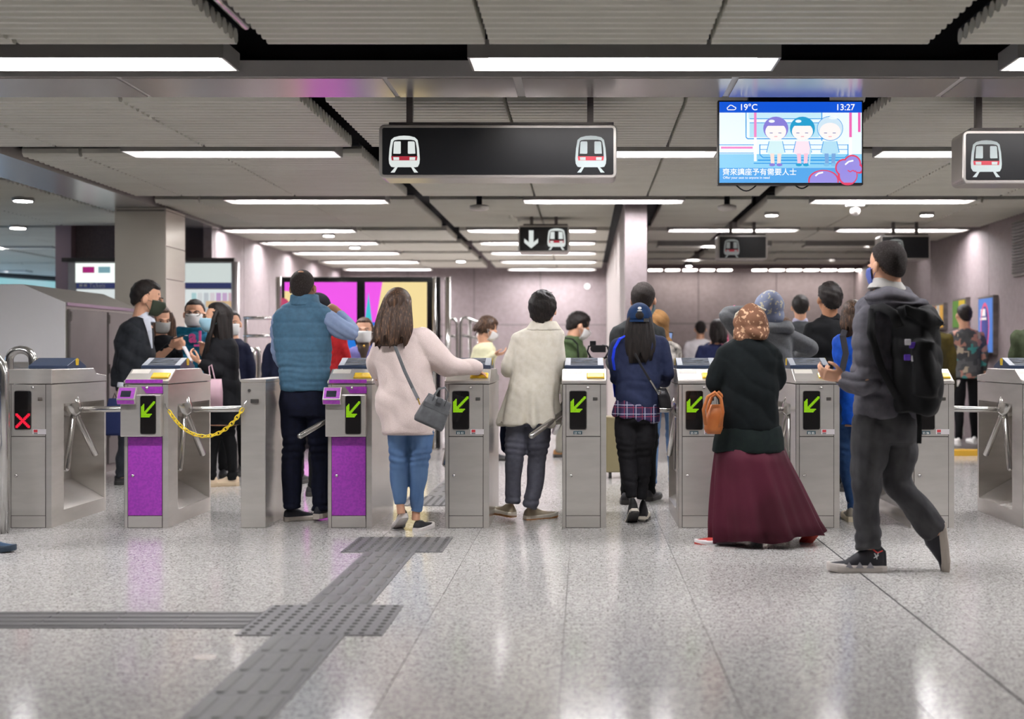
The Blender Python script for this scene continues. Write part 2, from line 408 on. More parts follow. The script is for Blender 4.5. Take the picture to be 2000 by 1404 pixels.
# smoke detectors / speakers
for px, lab in ((936, 'pale round detector hanging from the ceiling left of the middle strip light'), (1420, 'pale round detector hanging from the ceiling under the screen')):
    Y = F*1.58/(VY-400); x = (px-VX)*Y/F
    t = thing('smoke_detector', lab, 'detector', (x, Y, 2.75), 'round ceiling detectors')
    MB().tube([(x, Y, 2.72), (x, Y, 2.735), (x, Y, 2.77), (x, Y, 2.78)], [.07, .1, .1, .06], 18).build('body', mat('pale_plastic', 'b7b2aa', .5), t, smooth=True)
    MB().tube([(x, Y, 2.78), (x, Y, 3.46)], .03, 8).build('stem', PLEN, t)
c = P(1670, 412, 13.0)
t = thing('camera_dome', 'white security camera dome hanging from the ceiling right of the screen', 'camera', c)
MB().ell(c, .055).build('dome', mat('white_gloss', 'eeeae6', .25, emit=0), t, smooth=True)
MB().box(c.x-.09, c.x+.09, c.y-.05, c.y+.05, c.z+.05, c.z+.07).tube([c+Vector((0, 0, .05)), (c.x, c.y, 3.46)], .015).build('bracket', WHITE, t)
# ================================================================ WALL FITTINGS
def poster(px0, px1, pz0, pz1, label, cols, Yc):
    """a framed lightbox on the right wall"""
    y0 = 5.09*F/(px1-VX); y1 = 5.09*F/(px0-VX); z0 = H+(VY-pz1)*Yc/F; z1 = H+(VY-pz0)*Yc/F
    t = thing('wall_poster', label, 'poster', (5.07, (y0+y1)/2, z0))
    MB().box(5.03, 5.09, y0-.03, y1+.03, z0-.03, z1+.03).build('frame', STEELD, t)
    MB().box(5.024, 5.03, y0, y1, z0, z1).build('print', cols[0], t)
    return t, y0, y1, z0, z1
t, y0, y1, z0, z1 = poster(1921, 1948, 583, 688, 'tall blue poster with a pink oval ring on the right wall', [mat('poster_blue', '5f8ee0', .5, emit=.8)], 15.4)
yc, zc = (y0+y1)/2, z0+(z1-z0)*.48
m = MB()
for a, b in ((1.0, .82),):
    o = [(5.02, yc+.17*math.cos(q), zc+.30*math.sin(q)) for q in [2*PI*k/28 for k in range(28)]]
    i_ = [(5.02, yc+.135*math.cos(q), zc+.255*math.sin(q)) for q in [2*PI*k/28 for k in range(28)]]
    m.add(o+i_, [(k, (k+1) % 28, 28+(k+1) % 28, 28+k) for k in range(28)])
m.build('ring_print', mat('poster_pink', 'f0658f', .5, emit=.8), t)
MB().face([(5.021, yc+.135*math.cos(q), zc+.255*math.sin(q)) for q in [2*PI*k/20 for k in range(20)]]).build('print_oval', mat('poster_navy', '41488c', .5), t)
MB().box(5.02, 5.024, yc-.02, yc+.16, z1-.22, z1-.13).box(5.02, 5.024, yc-.06, yc+.18, z1-.27, z1-.235).build('print_block', WHITE, t)
MB().ell((5.022, yc, zc-.34), (.006, .09, .08)).build('print_spot', WHITE, t)
t, y0, y1, z0, z1 = poster(1870, 1894, 589, 640, 'small green and yellow poster behind the camouflage shirt on the right wall', [mat('poster_green', '6fa04a', .5, emit=.6)], 16.8)
MB().box(5.02, 5.024, y0, y0+.25, z1-.2, z1).build('print_block', mat('poster_yellow', 'e6c340', .5, emit=.7), t)
t, y0, y1, z0, z1 = poster(1827, 1850, 597, 640, 'orange and white striped poster on the right wall beside the backpack man', [mat('poster_orange', 'eab04e', .5, emit=.7)], 17.5)
MB().box(5.02, 5.024, y0+.15, y0+.28, z0, z1).build('print_stripe', WHITE, t)
MB().box(5.02, 5.024, y0+.36, y0+.42, z0, z1).build('print_stripe', mat('poster_purple', '7c5aa8', .5), t)
y1 = 5.09*F/(1984-VX); y0 = 13.2
t = thing('vent_grille', 'dark louvred vent grille high on the right wall at the picture edge', 'grille', (5.08, 13.8, 2.15))
MB().box(5.05, 5.09, y0, y1, 2.1, 2.75).build('frame', STEELD, t)
for i in range(17): MB().box(5.03, 5.05, y0+.03, y1-.03, 2.13+.036*i, 2.15+.036*i).build('louvre', mat('louvre_dark', '4d4748', .5), t)
t = thing('wall_speaker', 'small round white speaker high on the back wall', 'speaker', P(1147, 559, 24.1))
MB().tube([P(1147, 559, 24.05), P(1147, 559, 24.1)], [.055, .05], 16).build('cone', WHITE, t)
# yellow edge strip and dark treads in front of the escalator on the right
t = thing('floor_edge_strip', 'yellow strip across the floor in front of the dark escalator treads on the right', 'floor strip', (4, 14.45, 0))
MB().box(3.2, 5.08, 14.38, 14.55, 0, .066).build('strip', mat('strip_yellow', 'd9ab35', .5), t)
MB().box(3.2, 5.08, 14.55, 17.0, 0, .065).build('landing_plate', STEELD, t)
t = thing('escalator', 'escalator with grooved dark treads behind the camouflage shirt', 'escalator', (4.4, 16.2, 0))
for i in range(6):
    MB().box(3.95, 5.05, 17.2+.4*i, 17.62+.4*i, 0, .19*(i+1)).build('tread', mat('tread_brown', '6b605c', .5, .3, var=('4c4442', (80, 2, 2), 1, .45, .55)), t)
MB().box(3.85, 3.93, 16.6, 20, 0, .95).build('balustrade', STEELD, t)
# ================================================================ ADVERTISING SCREENS behind
AY = 15.4
t = thing('advert_screen', 'black framed pair of advertising panels, magenta and yellow, behind the blue vest man', 'screen', P(705, 690, AY))
q0, q1 = P(550, 541, AY), P(860, 900, AY)
MB().box(q0.x, q1.x, AY, AY+.25, 0, q0.z).build('cabinet', mat('advert_black', '08080b', .18, coat=.6), t)
def adv(poly, name, m, lay, lo=0):
    pts = []
    for px, py in poly:
        v = P(px, py, AY); v.y = AY-.004-.002*lay; pts.append(v)
    return MB().face(pts).build(name, m, t)
MG = mat('advert_magenta', 'f758f0', .5, emit=.9); YE = mat('advert_yellow', 'f8e0a0', .5, emit=.92); CY = mat('advert_cyan', '3ed6e8', .5, emit=.75)
BLU = mat('advert_blue', '1f7fe8', .5, emit=.8); WL = mat('advert_white', 'f2fbff', .5, emit=.85); PK = mat('advert_red', 'd8507a', .5, emit=.7)
adv([(556, 551), (697, 551), (697, 850), (556, 850)], 'left_panel', MG, 0)
adv([(556, 568), (575, 570), (596, 590), (600, 640), (590, 760), (556, 760)], 'print_yellow', YE, 1)
adv(circ(553, 594, 12, 12, 14), 'print_red', PK, 2)
adv([(651, 597), (668, 607), (672, 617), (662, 612)], 'print_white', WL, 2)
adv([(713, 551), (834, 551), (834, 850), (713, 850)], 'right_panel', MG, 0)
adv([(747, 551), (834, 551), (834, 850), (725, 850), (731, 650)], 'print_yellow', YE, 1)
adv([(720, 571), (727, 629), (713, 629), (715, 610)], 'print_cyan', CY, 2)
adv([(713, 629), (735, 629), (735, 850), (713, 850)], 'print_blue', BLU, 2)
adv([(713, 640), (733, 636), (730, 660), (713, 655)], 'print_white', WL, 3)
adv([(690, 655), (697, 652), (697, 720), (672, 720), (672, 670)], 'print_blue', BLU, 2)
adv([(676, 690), (697, 680), (697, 700), (678, 705)], 'print_white', CY, 3)
for px, lab in ((544, 'left'), (848, 'right one beside the screen'), (875, 'outer right')):
    a = P(px, 541, AY-.1); x = a.x
    pt = thing('steel_post', 'tall round steel post of the advertising screen, %s' % lab, 'post', (x, AY-.1, 0), 'steel posts beside the advertising screen')
    MB().tube([(x, AY-.1, 0), (x, AY-.1, a.z)], .022 if px == 848 else .035, 10).build('pole', CHROME, pt, smooth=True)
    MB().tube([(x, AY-.1, 0), (x, AY-.1, .02)], .07, 12).build('foot', CHROME, pt)
# stair railings
def rail(label, pts_list, r=.02, Y=None, name='handrail'):
    b = pts_list[0][0]
    t = thing(name, label, 'railing', (b[0], b[1], 0))
    for k, pts in enumerate(pts_list):
        MB().tube(pts, r, 10).build('rail_tube' if k else 'top_rail', CHROME, t, smooth=True)
    return t
Y = 16
def pp_(*a): return [P(x, y, Y) for x, y in a]
rail('steel stair railing rising to the left beside the advertising screen', [pp_((900, 869), (900, 632), (903, 622), (908, 620), (940, 632)), pp_((904, 655), (940, 662)), pp_((918, 626), (918, 869)), pp_((935, 630), (935, 869))])
rail('short looped steel railing next to the screen post', [pp_((880, 622), (888, 624), (893, 632), (893, 869)), pp_((878, 656), (893, 658))])
Y = 14.6
rail('two bar steel railing in front of the left wall', [pp_((476, 621), (545, 621)), pp_((476, 656), (545, 656)), pp_((480, 619), (480, 887)), pp_((541, 619), (541, 887))])
Y = 12.2
def loop(px0, px1, py, label, Y=12.2, r=.022, hb=0):
    rr = (px1-px0)/2
    pts = [P(px0, 960, Y)]; pts[0].z = .0
    e = P(px1, 960, Y); e.z = 0
    pts += [P(px0+rr-rr*math.cos(a), py+rr*.8-rr*.8*math.sin(a), Y) for a in [PI*k/8 for k in range(9)]]+[e]
    t = thing('barrier_loop', label, 'barrier', (pts[0].x, Y, 0))
    MB().tube(pts, r, 12).build('loop_tube', CHROME, t, smooth=True); return t
lp = loop(468, 496, 682, 'steel looped barrier with dark panel behind the woman in black', 12.6, .03)
q = P(469, 700, 12.6); q2 = P(495, 900, 12.6)
MB().box(q.x+.02, q2.x-.02, 12.59, 12.61, .1, q.z).build('infill_panel', mat('infill_dark', '3a3233', .4), lp)
loop(497, 506, 682, 'narrow steel barrier loop beside the dark panelled loop', 12.7)
loop(18, 64, 683, 'steel inverted U rail standing behind the leftmost ticket gate', 9.75, .033)
loop(-90, 4, 690, 'large steel tube loop at the left picture edge', 8.2, .045)
# ================================================================ TICKET MACHINES (left rear)
TYy = 15.5
t = thing('ticket_machine_bank', 'lit white ticket machine fascia with dark blue header behind the steel column', 'ticket machine', P(300, 690, TYy))
a, b = P(133, 512, TYy), P(470, 512, TYy)
MB().box(a.x, b.x-.12, TYy, TYy+.3, 0, a.z).build('cabinet', STEELL, t)
MB().box(a.x-.05, b.x-.06, TYy-.08, TYy, a.z, a.z+.05).build('top_rail', mat('rail_dark', '4b4644', .4, .4), t)
def tm_(px0, px1, py0, py1, name, m, lay):
    a = P(px0, py0, TYy); b = P(px1, py1, TYy)
    return MB().box(a.x, b.x, TYy-.006*lay-.004, TYy, b.z, a.z).build(name, m, t)
LB = mat('lightbox_white', 'f4fbf6', .5, emit=1.1); LB2 = mat('lightbox_pale', 'dfe9e6', .5, emit=.8)
tm_(148, 345, 514, 552, 'lightbox', LB, 1); tm_(345, 458, 514, 552, 'lightbox', LB2, 1)
tm_(162, 185, 521, 533, 'print_magenta', mat('print_magenta', 'd8369c', .5, emit=.5), 2); tm_(193, 216, 521, 533, 'print_cyan', mat('print_cyan', 'a4d8e6', .5, emit=.5), 2)
tm_(150, 458, 552, 563, 'header_band', mat('header_navy', '39406e', .5, emit=.7), 2)
for px in (159, 168): tm_(px-3, px+3, 555, 560, 'header_icon', WHITE, 3)
text('header_text', 'Tickets', .07, P(174, 561, TYy-.03), WHITE, t)
tm_(150, 458, 565, 640, 'fare_panel', mat('fare_panel', 'e6eeee', .5, emit=.85), 1)
for i, cc in enumerate(('b9dfe3', 'e4e8ea', 'cfd6dc', 'e9dfe6', 'cda8d8', 'd5b6dc', 'e2c1cf')):
    tm_(375+i*12, 384+i*12, 572, 636, 'fare_column', mat('fare_%d' % i, cc, .5, emit=.75), 2)
tm_(403, 453, 588, 600, 'fare_band', mat('fare_band', 'e8c79a', .5, emit=.75), 3)
tm_(342, 352, 583, 640, 'machine_purple', mat('machine_purple', '9a4fb8', .5, emit=.6), 3)
tm_(135, 458, 640, 700, 'machine_front', mat('machine_grey', '8d8496', .4, .4), 1)
MB().tube([(b.x-.05, TYy-.06, 0), (b.x-.05, TYy-.06, a.z)], .05, 12).build('corner_post', STEELL, t, smooth=True)
# ================================================================ STEEL BOOTH with cabinet doors (left)
bx0, bz0 = -4.82, 1.676
t = thing('steel_booth', 'stainless steel booth with sloped roof and brown cabinet doors behind the left gate', 'booth', (-6, 11.42, 0))
prof = [(bx0, 0), (bx0, bz0), (bx0-.40, bz0+.168), (-9, bz0+.18), (-9, 0)]
MB().prism([(x, z) for x, z in prof], 11.44, 13.35, 'y').build('shell', mat('roof_grey', '8a867f', .45, .2), t)
MB().prism([(bx0-.004, 0), (bx0-.004, bz0-.002), (bx0-.40, bz0+.166), (-9, bz0+.178), (-9, 0)], 11.425, 11.44, 'y').build('front_sheet', mat('booth_sheet', 'f4f3f5', .35, 0), t)
MB().box(-9, bx0-.02, 11.40, 11.425, 1.07, 1.12).build('front_band', STEEL, t)
MB().box(bx0, bx0+.012, 11.45, 13.34, bz0-.03, bz0).build('top_rail', mat('rail_lilac', '9d8f9c', .4, .5), t)
DB = mat('door_brown_steel', '6f6966', .6, 0, var=('655f5c', (2, 2, 3), 3, .3, .7))
for i in range(2):
    ya = 11.47+.93*i
    d = MB().box(bx0, bx0+.03, ya, ya+.88, .08, bz0-.06).build('door', DB, t, bevel=.006)
    for z in (.35, 1.0, 1.5): MB().tube([(bx0+.035, ya+.01, z), (bx0+.035, ya+.01, z+.09)], .012, 8).build('hinge', STEELD, d)
    MB().tube([(bx0+.03, ya+.8, .9), (bx0+.045, ya+.8, .9)], .012, 8).build('lock', CHROME, d)
# curved glass canopy in the left hall; its glow imitates blue reflections
t = thing('glass_canopy', 'curved glass canopy far off in the left hall, glow painted for pale blue reflections', 'canopy', (-10, 20, 1.9))
m = MB(); n = 10
top = []; bot = []
for k in range(n+1):
    u = k/n; x = -12.4+u*3.4; y = 21.5; z = 2.72-.24*u
    top.append((x, y, z)); bot.append((x, y-.1, z-.3+.06*u))
m.add(top+bot, [(k, k+1, n+2+k, n+1+k) for k in range(n)])
m.build('glass', mat('canopy_glass_glow', 'c4dcea', .25, emit=.75, var=('8fdce2', (.6, 1, 2), 2, .4, .7)), t)
MB().tube(top, .05, 6).build('frame', BLK, t); MB().tube(bot, .05, 6).build('frame', BLK, t)

t = thing('lightbox_wall', 'pale blue lit advertising wall in the left hall', 'lightbox', (-13.9, 20, .4))
MB().box(-13.95, -13.9, 11, 29, .4, 2.5).build('frame', STEELD, t)
for i in range(6): MB().box(-13.9, -13.88, 11.1+3*i, 13.9+3*i, .5, 2.4).build('lit_panel', mat('lit_pale_blue', 'a8cdf0', .5, emit=3.5), t)
# ================================================================ SIGNS
ICW = [(215, 520), (203, 500), (200, 470), (205, 400), (215, 345), (235, 328), (270, 319), (302, 317), (335, 319), (370, 328), (388, 345), (398, 400), (403, 470), (400, 500), (390, 520), (375, 523), (230, 523)]
def icon(t, cx, cz, h, y, lit=True, name='train_symbol'):
    """front of a train on rails, drawn as stacked flat inlays"""
    k = h/241.0
    W = LETW if lit else LETD; R = REDL if lit else RED
    def q(pts): return [(cx+(p[0]-302)*k, cz+(437-p[1])*k) for p in pts]
    def mir(pts): return [(604-p[0], p[1]) for p in pts][::-1]
    o = plate(q(ICW), y-.002, .002).build(name, W, t)
    leg = [(242, 523), (258, 523), (238, 558), (212, 558)]
    for z_ in (leg, mir(leg)): plate(q(z_), y-.002, .002).build('symbol_rail', W, o)
    ws = [(218, 452), (222, 400), (229, 358), (236, 348), (260, 344), (345, 344), (368, 348), (376, 358), (383, 400), (386, 452)]
    plate(q(ws), y-.003, .002).build('symbol_windscreen', SIGNB, o)
    wd = [(230, 435), (234, 362), (240, 355), (276, 355), (279, 360), (279, 432), (274, 436)]
    for z_ in (wd, mir(wd)): plate(q(z_), y-.004, .002).build('symbol_window', W, o)
    plate(q([(216, 452), (388, 452), (384, 479), (220, 479)]), y-.0035, .002).build('symbol_band', R, o)
    hl = [(230, 458), (268, 458), (268, 477), (232, 477)]
    for z_ in (hl, mir(hl)): plate(q(z_), y-.0045, .002).build('symbol_headlamp', W, o)
def hang_sign(px0, px1, py0, py1, Y, depth, label, poles, r, face=(), rim=.022):
    a, b = P(px0, py0, Y), P(px1, py1, Y)
    t = thing('hanging_sign', label, 'sign', ((a.x+b.x)/2, Y, b.z))
    MB().prism(rrect(a.x, b.x, b.z, a.z, r, 4), Y, Y+depth, 'y').build('casing', mat('sign_steel', 'b5b0ab', .3, .7), t, bevel=.006)
    MB().prism(rrect(a.x+rim, b.x-rim, b.z+rim, a.z-rim, r*.3, 3), Y-.004, Y, 'y').build('face', SIGNB, t)
    for px in poles:
        x = P(px, 0, Y).x
        MB().box(x-.02, x+.02, Y+.04, Y+.08, a.z, 3.46).build('pole', mat('pole_grey', '57514f', .4, .4), t)
    MB().box(a.x+.06, b.x-.02, Y+.02, Y+depth-.02, a.z, a.z+.018).build('top_rail', mat('rail_dark', '4b4644', .4, .4), t)
    return t, a, b
SY = 7.75
t, a, b = hang_sign(740, 1205, 243, 348, SY, .24, 'large black hanging sign with two train symbols above the middle gates', (798, 1153), .035)
icon(t, P(790, 0, SY).x, P(0, 301, SY).z, 72*SY/F, SY-.004, True)
icon(t, P(1154, 0, SY).x, P(0, 301, SY).z, 72*SY/F, SY-.004, False)
t, a, b = hang_sign(1880, 2200, 254, 358, SY, .24, 'black hanging sign with one train symbol cut by the right picture edge', (1916, 2130), .035)
icon(t, P(1926, 0, SY).x, P(0, 310, SY).z, 72*SY/F, SY-.004, False)
Y = 14.6
t, a, b = hang_sign(1012, 1112, 440, 493, Y, .3, 'lit black sign with white down arrow and train symbol over the far passage', (1038, 1086), .03, rim=.02)
icon(t, P(1087, 0, Y).x, P(0, 467, Y).z, 42*Y/F, Y-.004, True)
def pz(pts, Y): return [(P(x, y, Y).x, P(x, y, Y).z) for x, y in pts]
plate(pz([(1033, 450), (1042, 450), (1042, 473), (1051, 466), (1051, 474), (1037.5, 485), (1024, 474), (1024, 466), (1033, 473)], Y), Y-.008, .003).build('down_arrow', LETW, t)
Y = 15.2
for px0, px1, poles, ic, lab in ((1402, 1499, (1428, 1474), 1429, 'black train sign left of the backpack man\'s head'), (1720, 1817, (1747, 1792), 1750, 'black sign with one train symbol behind the backpack man\'s head')):
    t, a, b = hang_sign(px0, px1, 459, 507, Y, .3, lab, poles, .03, rim=.02)
    icon(t, P(ic, 0, Y).x, P(0, 485, Y).z, 36*Y/F, Y-.004, False)
# ================================================================ SCREEN
TVY = 7.72
a, b = P(1402, 196, TVY), P(1686, 361, TVY)
t = thing('display_screen', 'wide lit screen showing weather, time and seated cartoon passengers', 'screen', ((a.x+b.x)/2, TVY, b.z))
MB().box(a.x, b.x, TVY, TVY+.06, b.z, a.z).build('bezel', BLK, t, bevel=.003)
MB().box(a.x+.2, b.x-.2, TVY+.06, TVY+.12, b.z+.1, 3.46).build('mount', BLK, t)
def tvm(c): return mat('tv_'+c, c, .4, emit=1.0, spec=.2)
def tv(poly, c, lay, name='picture_shape'):
    pts = []
    for px, py in poly:
        v = P(px, py, TVY); v.y = TVY-.001-.0006*lay; pts.append(v)
    return MB().face(pts).build(name, tvm(c), t)
def tvr(x0, x1, y0, y1, c, lay, name='picture_shape'): return tv([(x0, y0), (x1, y0), (x1, y1), (x0, y1)], c, lay, name)
tvr(1405, 1683, 199, 357, 'eefaff', 0, 'picture'); tvr(1405, 1683, 199, 220, '1257d8', 1, 'header_bar')
tvr(1405, 1683, 328, 357, '58a6e8', 1, 'caption_band'); tvr(1405, 1683, 301, 328, '8fd0f2', 1, 'picture_floor')
def tvline(pts, c, wd, lay, name='picture_line'):
    m = MB()
    for (x0, y0), (x1, y1) in zip(pts[:-1], pts[1:]):
        L_ = math.hypot(x1-x0, y1-y0) or 1; nx, ny = -(y1-y0)/L_*wd/2, (x1-x0)/L_*wd/2
        q = []
        for px, py in ((x0+nx, y0+ny), (x1+nx, y1+ny), (x1-nx, y1-ny), (x0-nx, y0-ny)):
            v = P(px, py, TVY); v.y = TVY-.001-.0006*lay; q.append(v)
        m.face(q)
    return m.build(name, tvm(c), t)
B1 = '3a9fe6'
tvr(1462, 1605, 220, 232, 'c8ecfa', 1); tvr(1464, 1600, 241, 268, 'b8e4f6', 1)
tvline([(1457, 220), (1457, 268), (1460, 271), (1608, 271)], B1, 2, 2); tvline([(1464, 232), (1604, 232)], B1, 1.6, 2); tvline([(1464, 240), (1604, 240)], B1, 1.6, 2)
tvline([(1605, 220), (1605, 275)], B1, 2, 2); tvline([(1475, 220), (1475, 315)], 'f08ac8', 5, 3); tvline([(1475, 268), (1475, 315)], 'ffffff', 5, 4)
tvline([(1661, 220), (1661, 268)], 'f06ab8', 5, 3); tvline([(1678, 220), (1678, 258)], 'f06ab8', 5, 3); tvline([(1661, 268), (1661, 312)], 'ffffff', 5, 3)
tvline([(1405, 283), (1472, 283)], B1, 1.5, 2); tvline([(1405, 299), (1472, 299)], B1, 1.5, 2); tvline([(1408, 288.5), (1470, 288.5)], 'f08ac8', 4, 3)
tvline([(1484, 282), (1484, 302), (1490, 308), (1650, 308), (1656, 302), (1656, 282)], B1, 2, 3); tvline([(1480, 313), (1658, 313)], B1, 3, 3); tvline([(1484, 292), (1656, 292)], B1, 1.2, 2); tvline([(1484, 283), (1656, 283)], B1, 1.2, 2)
tvline([(1472, 319), (1683, 320)], B1, 2, 3)
def kid(cx, hair, shirt, leg, old=False):
    if old: tv(circ(cx, 251, 25.6, 24.2, 24), B1, 4)
    tv(circ(cx, 251, 24.5, 23, 24), hair, 5); tv(circ(cx, 257, 20.5, 17, 22), 'fff6f4', 6)
    if not old:
        tv(circ(cx, 246, 21, 14, 20, 180, 360), hair, 7); tv(circ(cx-8, 237, 6, 3), 'f4fbff', 8)
    else: tv(circ(cx+6, 230, 9, 3.5), 'f4fbff', 5)
    tvline([(cx-12, 260), (cx-6, 260)], '6a7ab0', 1.4, 8); tvline([(cx+5, 260), (cx+11, 260)], '6a7ab0', 1.4, 8); tvline([(cx-3, 267), (cx+3, 267)], 'e08a9a', 1.2, 8)
    tv([(cx-13, 276), (cx+13, 276), (cx+18, 298), (cx+12, 302), (cx-12, 302), (cx-18, 298)], shirt, 5)
    tvline([(cx-13, 276), (cx-18, 298)], B1, 1.4, 6); tvline([(cx+13, 276), (cx+18, 298)], B1, 1.4, 6)
    for s_ in (-1, 1):
        tv([(cx+s_*7-4, 300), (cx+s_*7+4, 300), (cx+s_*6+3.5, 321), (cx+s_*6-3.5, 321)], leg, 6); tv(circ(cx+s_*7, 322, 6, 3), hair if not old else '7fc0ea', 7)
kid(1515, '8a80d8', 'd4f0f4', 'f4e0d8'); kid(1567, '2aa0d0', 'fbe4f0', 'f6c8dc'); kid(1621, 'd2e8f6', 'b4e0f4', '7aa8dc', True)
tvline([(1583, 290), (1580, 322)], 'b8e0f0', 3, 9)
tv(circ(1608, 352, 30, 20, 20, 180, 360)+[(1638, 357), (1578, 357)], 'e0486a', 10); tv(circ(1608, 353, 27, 19, 20, 180, 360)+[(1635, 357), (1581, 357)], '9a90e0', 11)
for cx, cy, r in ((1648, 328, 16), (1664, 320, 16), (1678, 330, 8), (1655, 343, 18)): tv(circ(cx, cy, r+1.6, None, 18) if cx+r < 1682 else [(min(x, 1683), y) for x, y in circ(cx, cy, r+1.6, None, 18)], 'e0486a', 12)
for cx, cy, r in ((1648, 328, 15), (1664, 320, 15), (1676, 330, 7), (1656, 343, 17)): tv([(min(x, 1683), min(y, 357)) for x, y in circ(cx, cy, r-.5, None, 18)], '9a90e0', 13)
tvline([(1650, 322), (1657, 316), (1666, 314)], 'ffffff', 3, 14); tvline([(1592, 344), (1598, 339), (1607, 337)], 'ffffff', 3, 14)
tvline([(1655, 333), (1660, 336), (1665, 333), (1670, 336)], 'e0486a', 2, 14)
TW = tvm('ffffff')
ky = TVY-.006; s_ = TVY/F
text('temperature', '19°C', 17*s_, P(1444, 215, ky), TW, t, bold=.0004); text('clock', '13:27', 17*s_, P(1632, 215, ky), TW, t, bold=.0004)
text('caption_chinese', '齊來讓座予有需要人士', 14.5*s_, P(1411, 341, ky-.002), TW, t, bold=.0003)
text('caption_english', 'Offer your seat to anyone in need', 6.6*s_, P(1412, 349, ky-.002), TW, t)
for k_ in range(1):
    tvline([(1421, 214), (1420, 211), (1423, 208.5), (1426, 205.5), (1430, 206), (1433, 208.5), (1437, 210), (1437, 213), (1434, 214.5), (1421, 214.5)], 'ffffff', 1.6, 3, 'cloud')
for x0, x1, d in ((1437, 1478, 12), (1552, 1580, 7)):
    pts = [P(x0+(x1-x0)*k/8, 361+d*math.sin(PI*k/8), TVY+.03) for k in range(9)]
    MB().tube(pts, .0045, 6).build('cable', BLK, t)
# ================================================================ TICKET GATES
GY = 8.45; GW = .303; GL = .96
def gx(px): return (px-VX)*H/341.0
ARROW = ['...........##', '..........###', '..#......###.', '.##.....###..', '###....###...', '###...###....', '###..###.....', '###.###......', '######.......', '#####........', '##########...', '#########....', '########.....']
CROSS = ['##.......##', '###.....###', '.###...###.', '..###.###..', '...#####...', '....###....', '...#####...', '..###.###..', '.###...###.', '###.....###', '##.......##']
def dots(rows, x0, x1, z0, z1, y):
    m = MB(); n = len(rows[0]); k = len(rows); S = 2
    dx = (x1-x0)/(n*S); dz = (z1-z0)/(k*S)
    for j in range(k*S):
        for i in range(n*S):
            if rows[j//S][i//S] == '#':
                a = x0+dx*i; c = z1-dz*(j+1)
                m.face([(a+dx*.1, y, c+dz*.1), (a+dx*.9, y, c+dz*.1), (a+dx*.9, y, c+dz*.9), (a+dx*.1, y, c+dz*.9)])
    return m
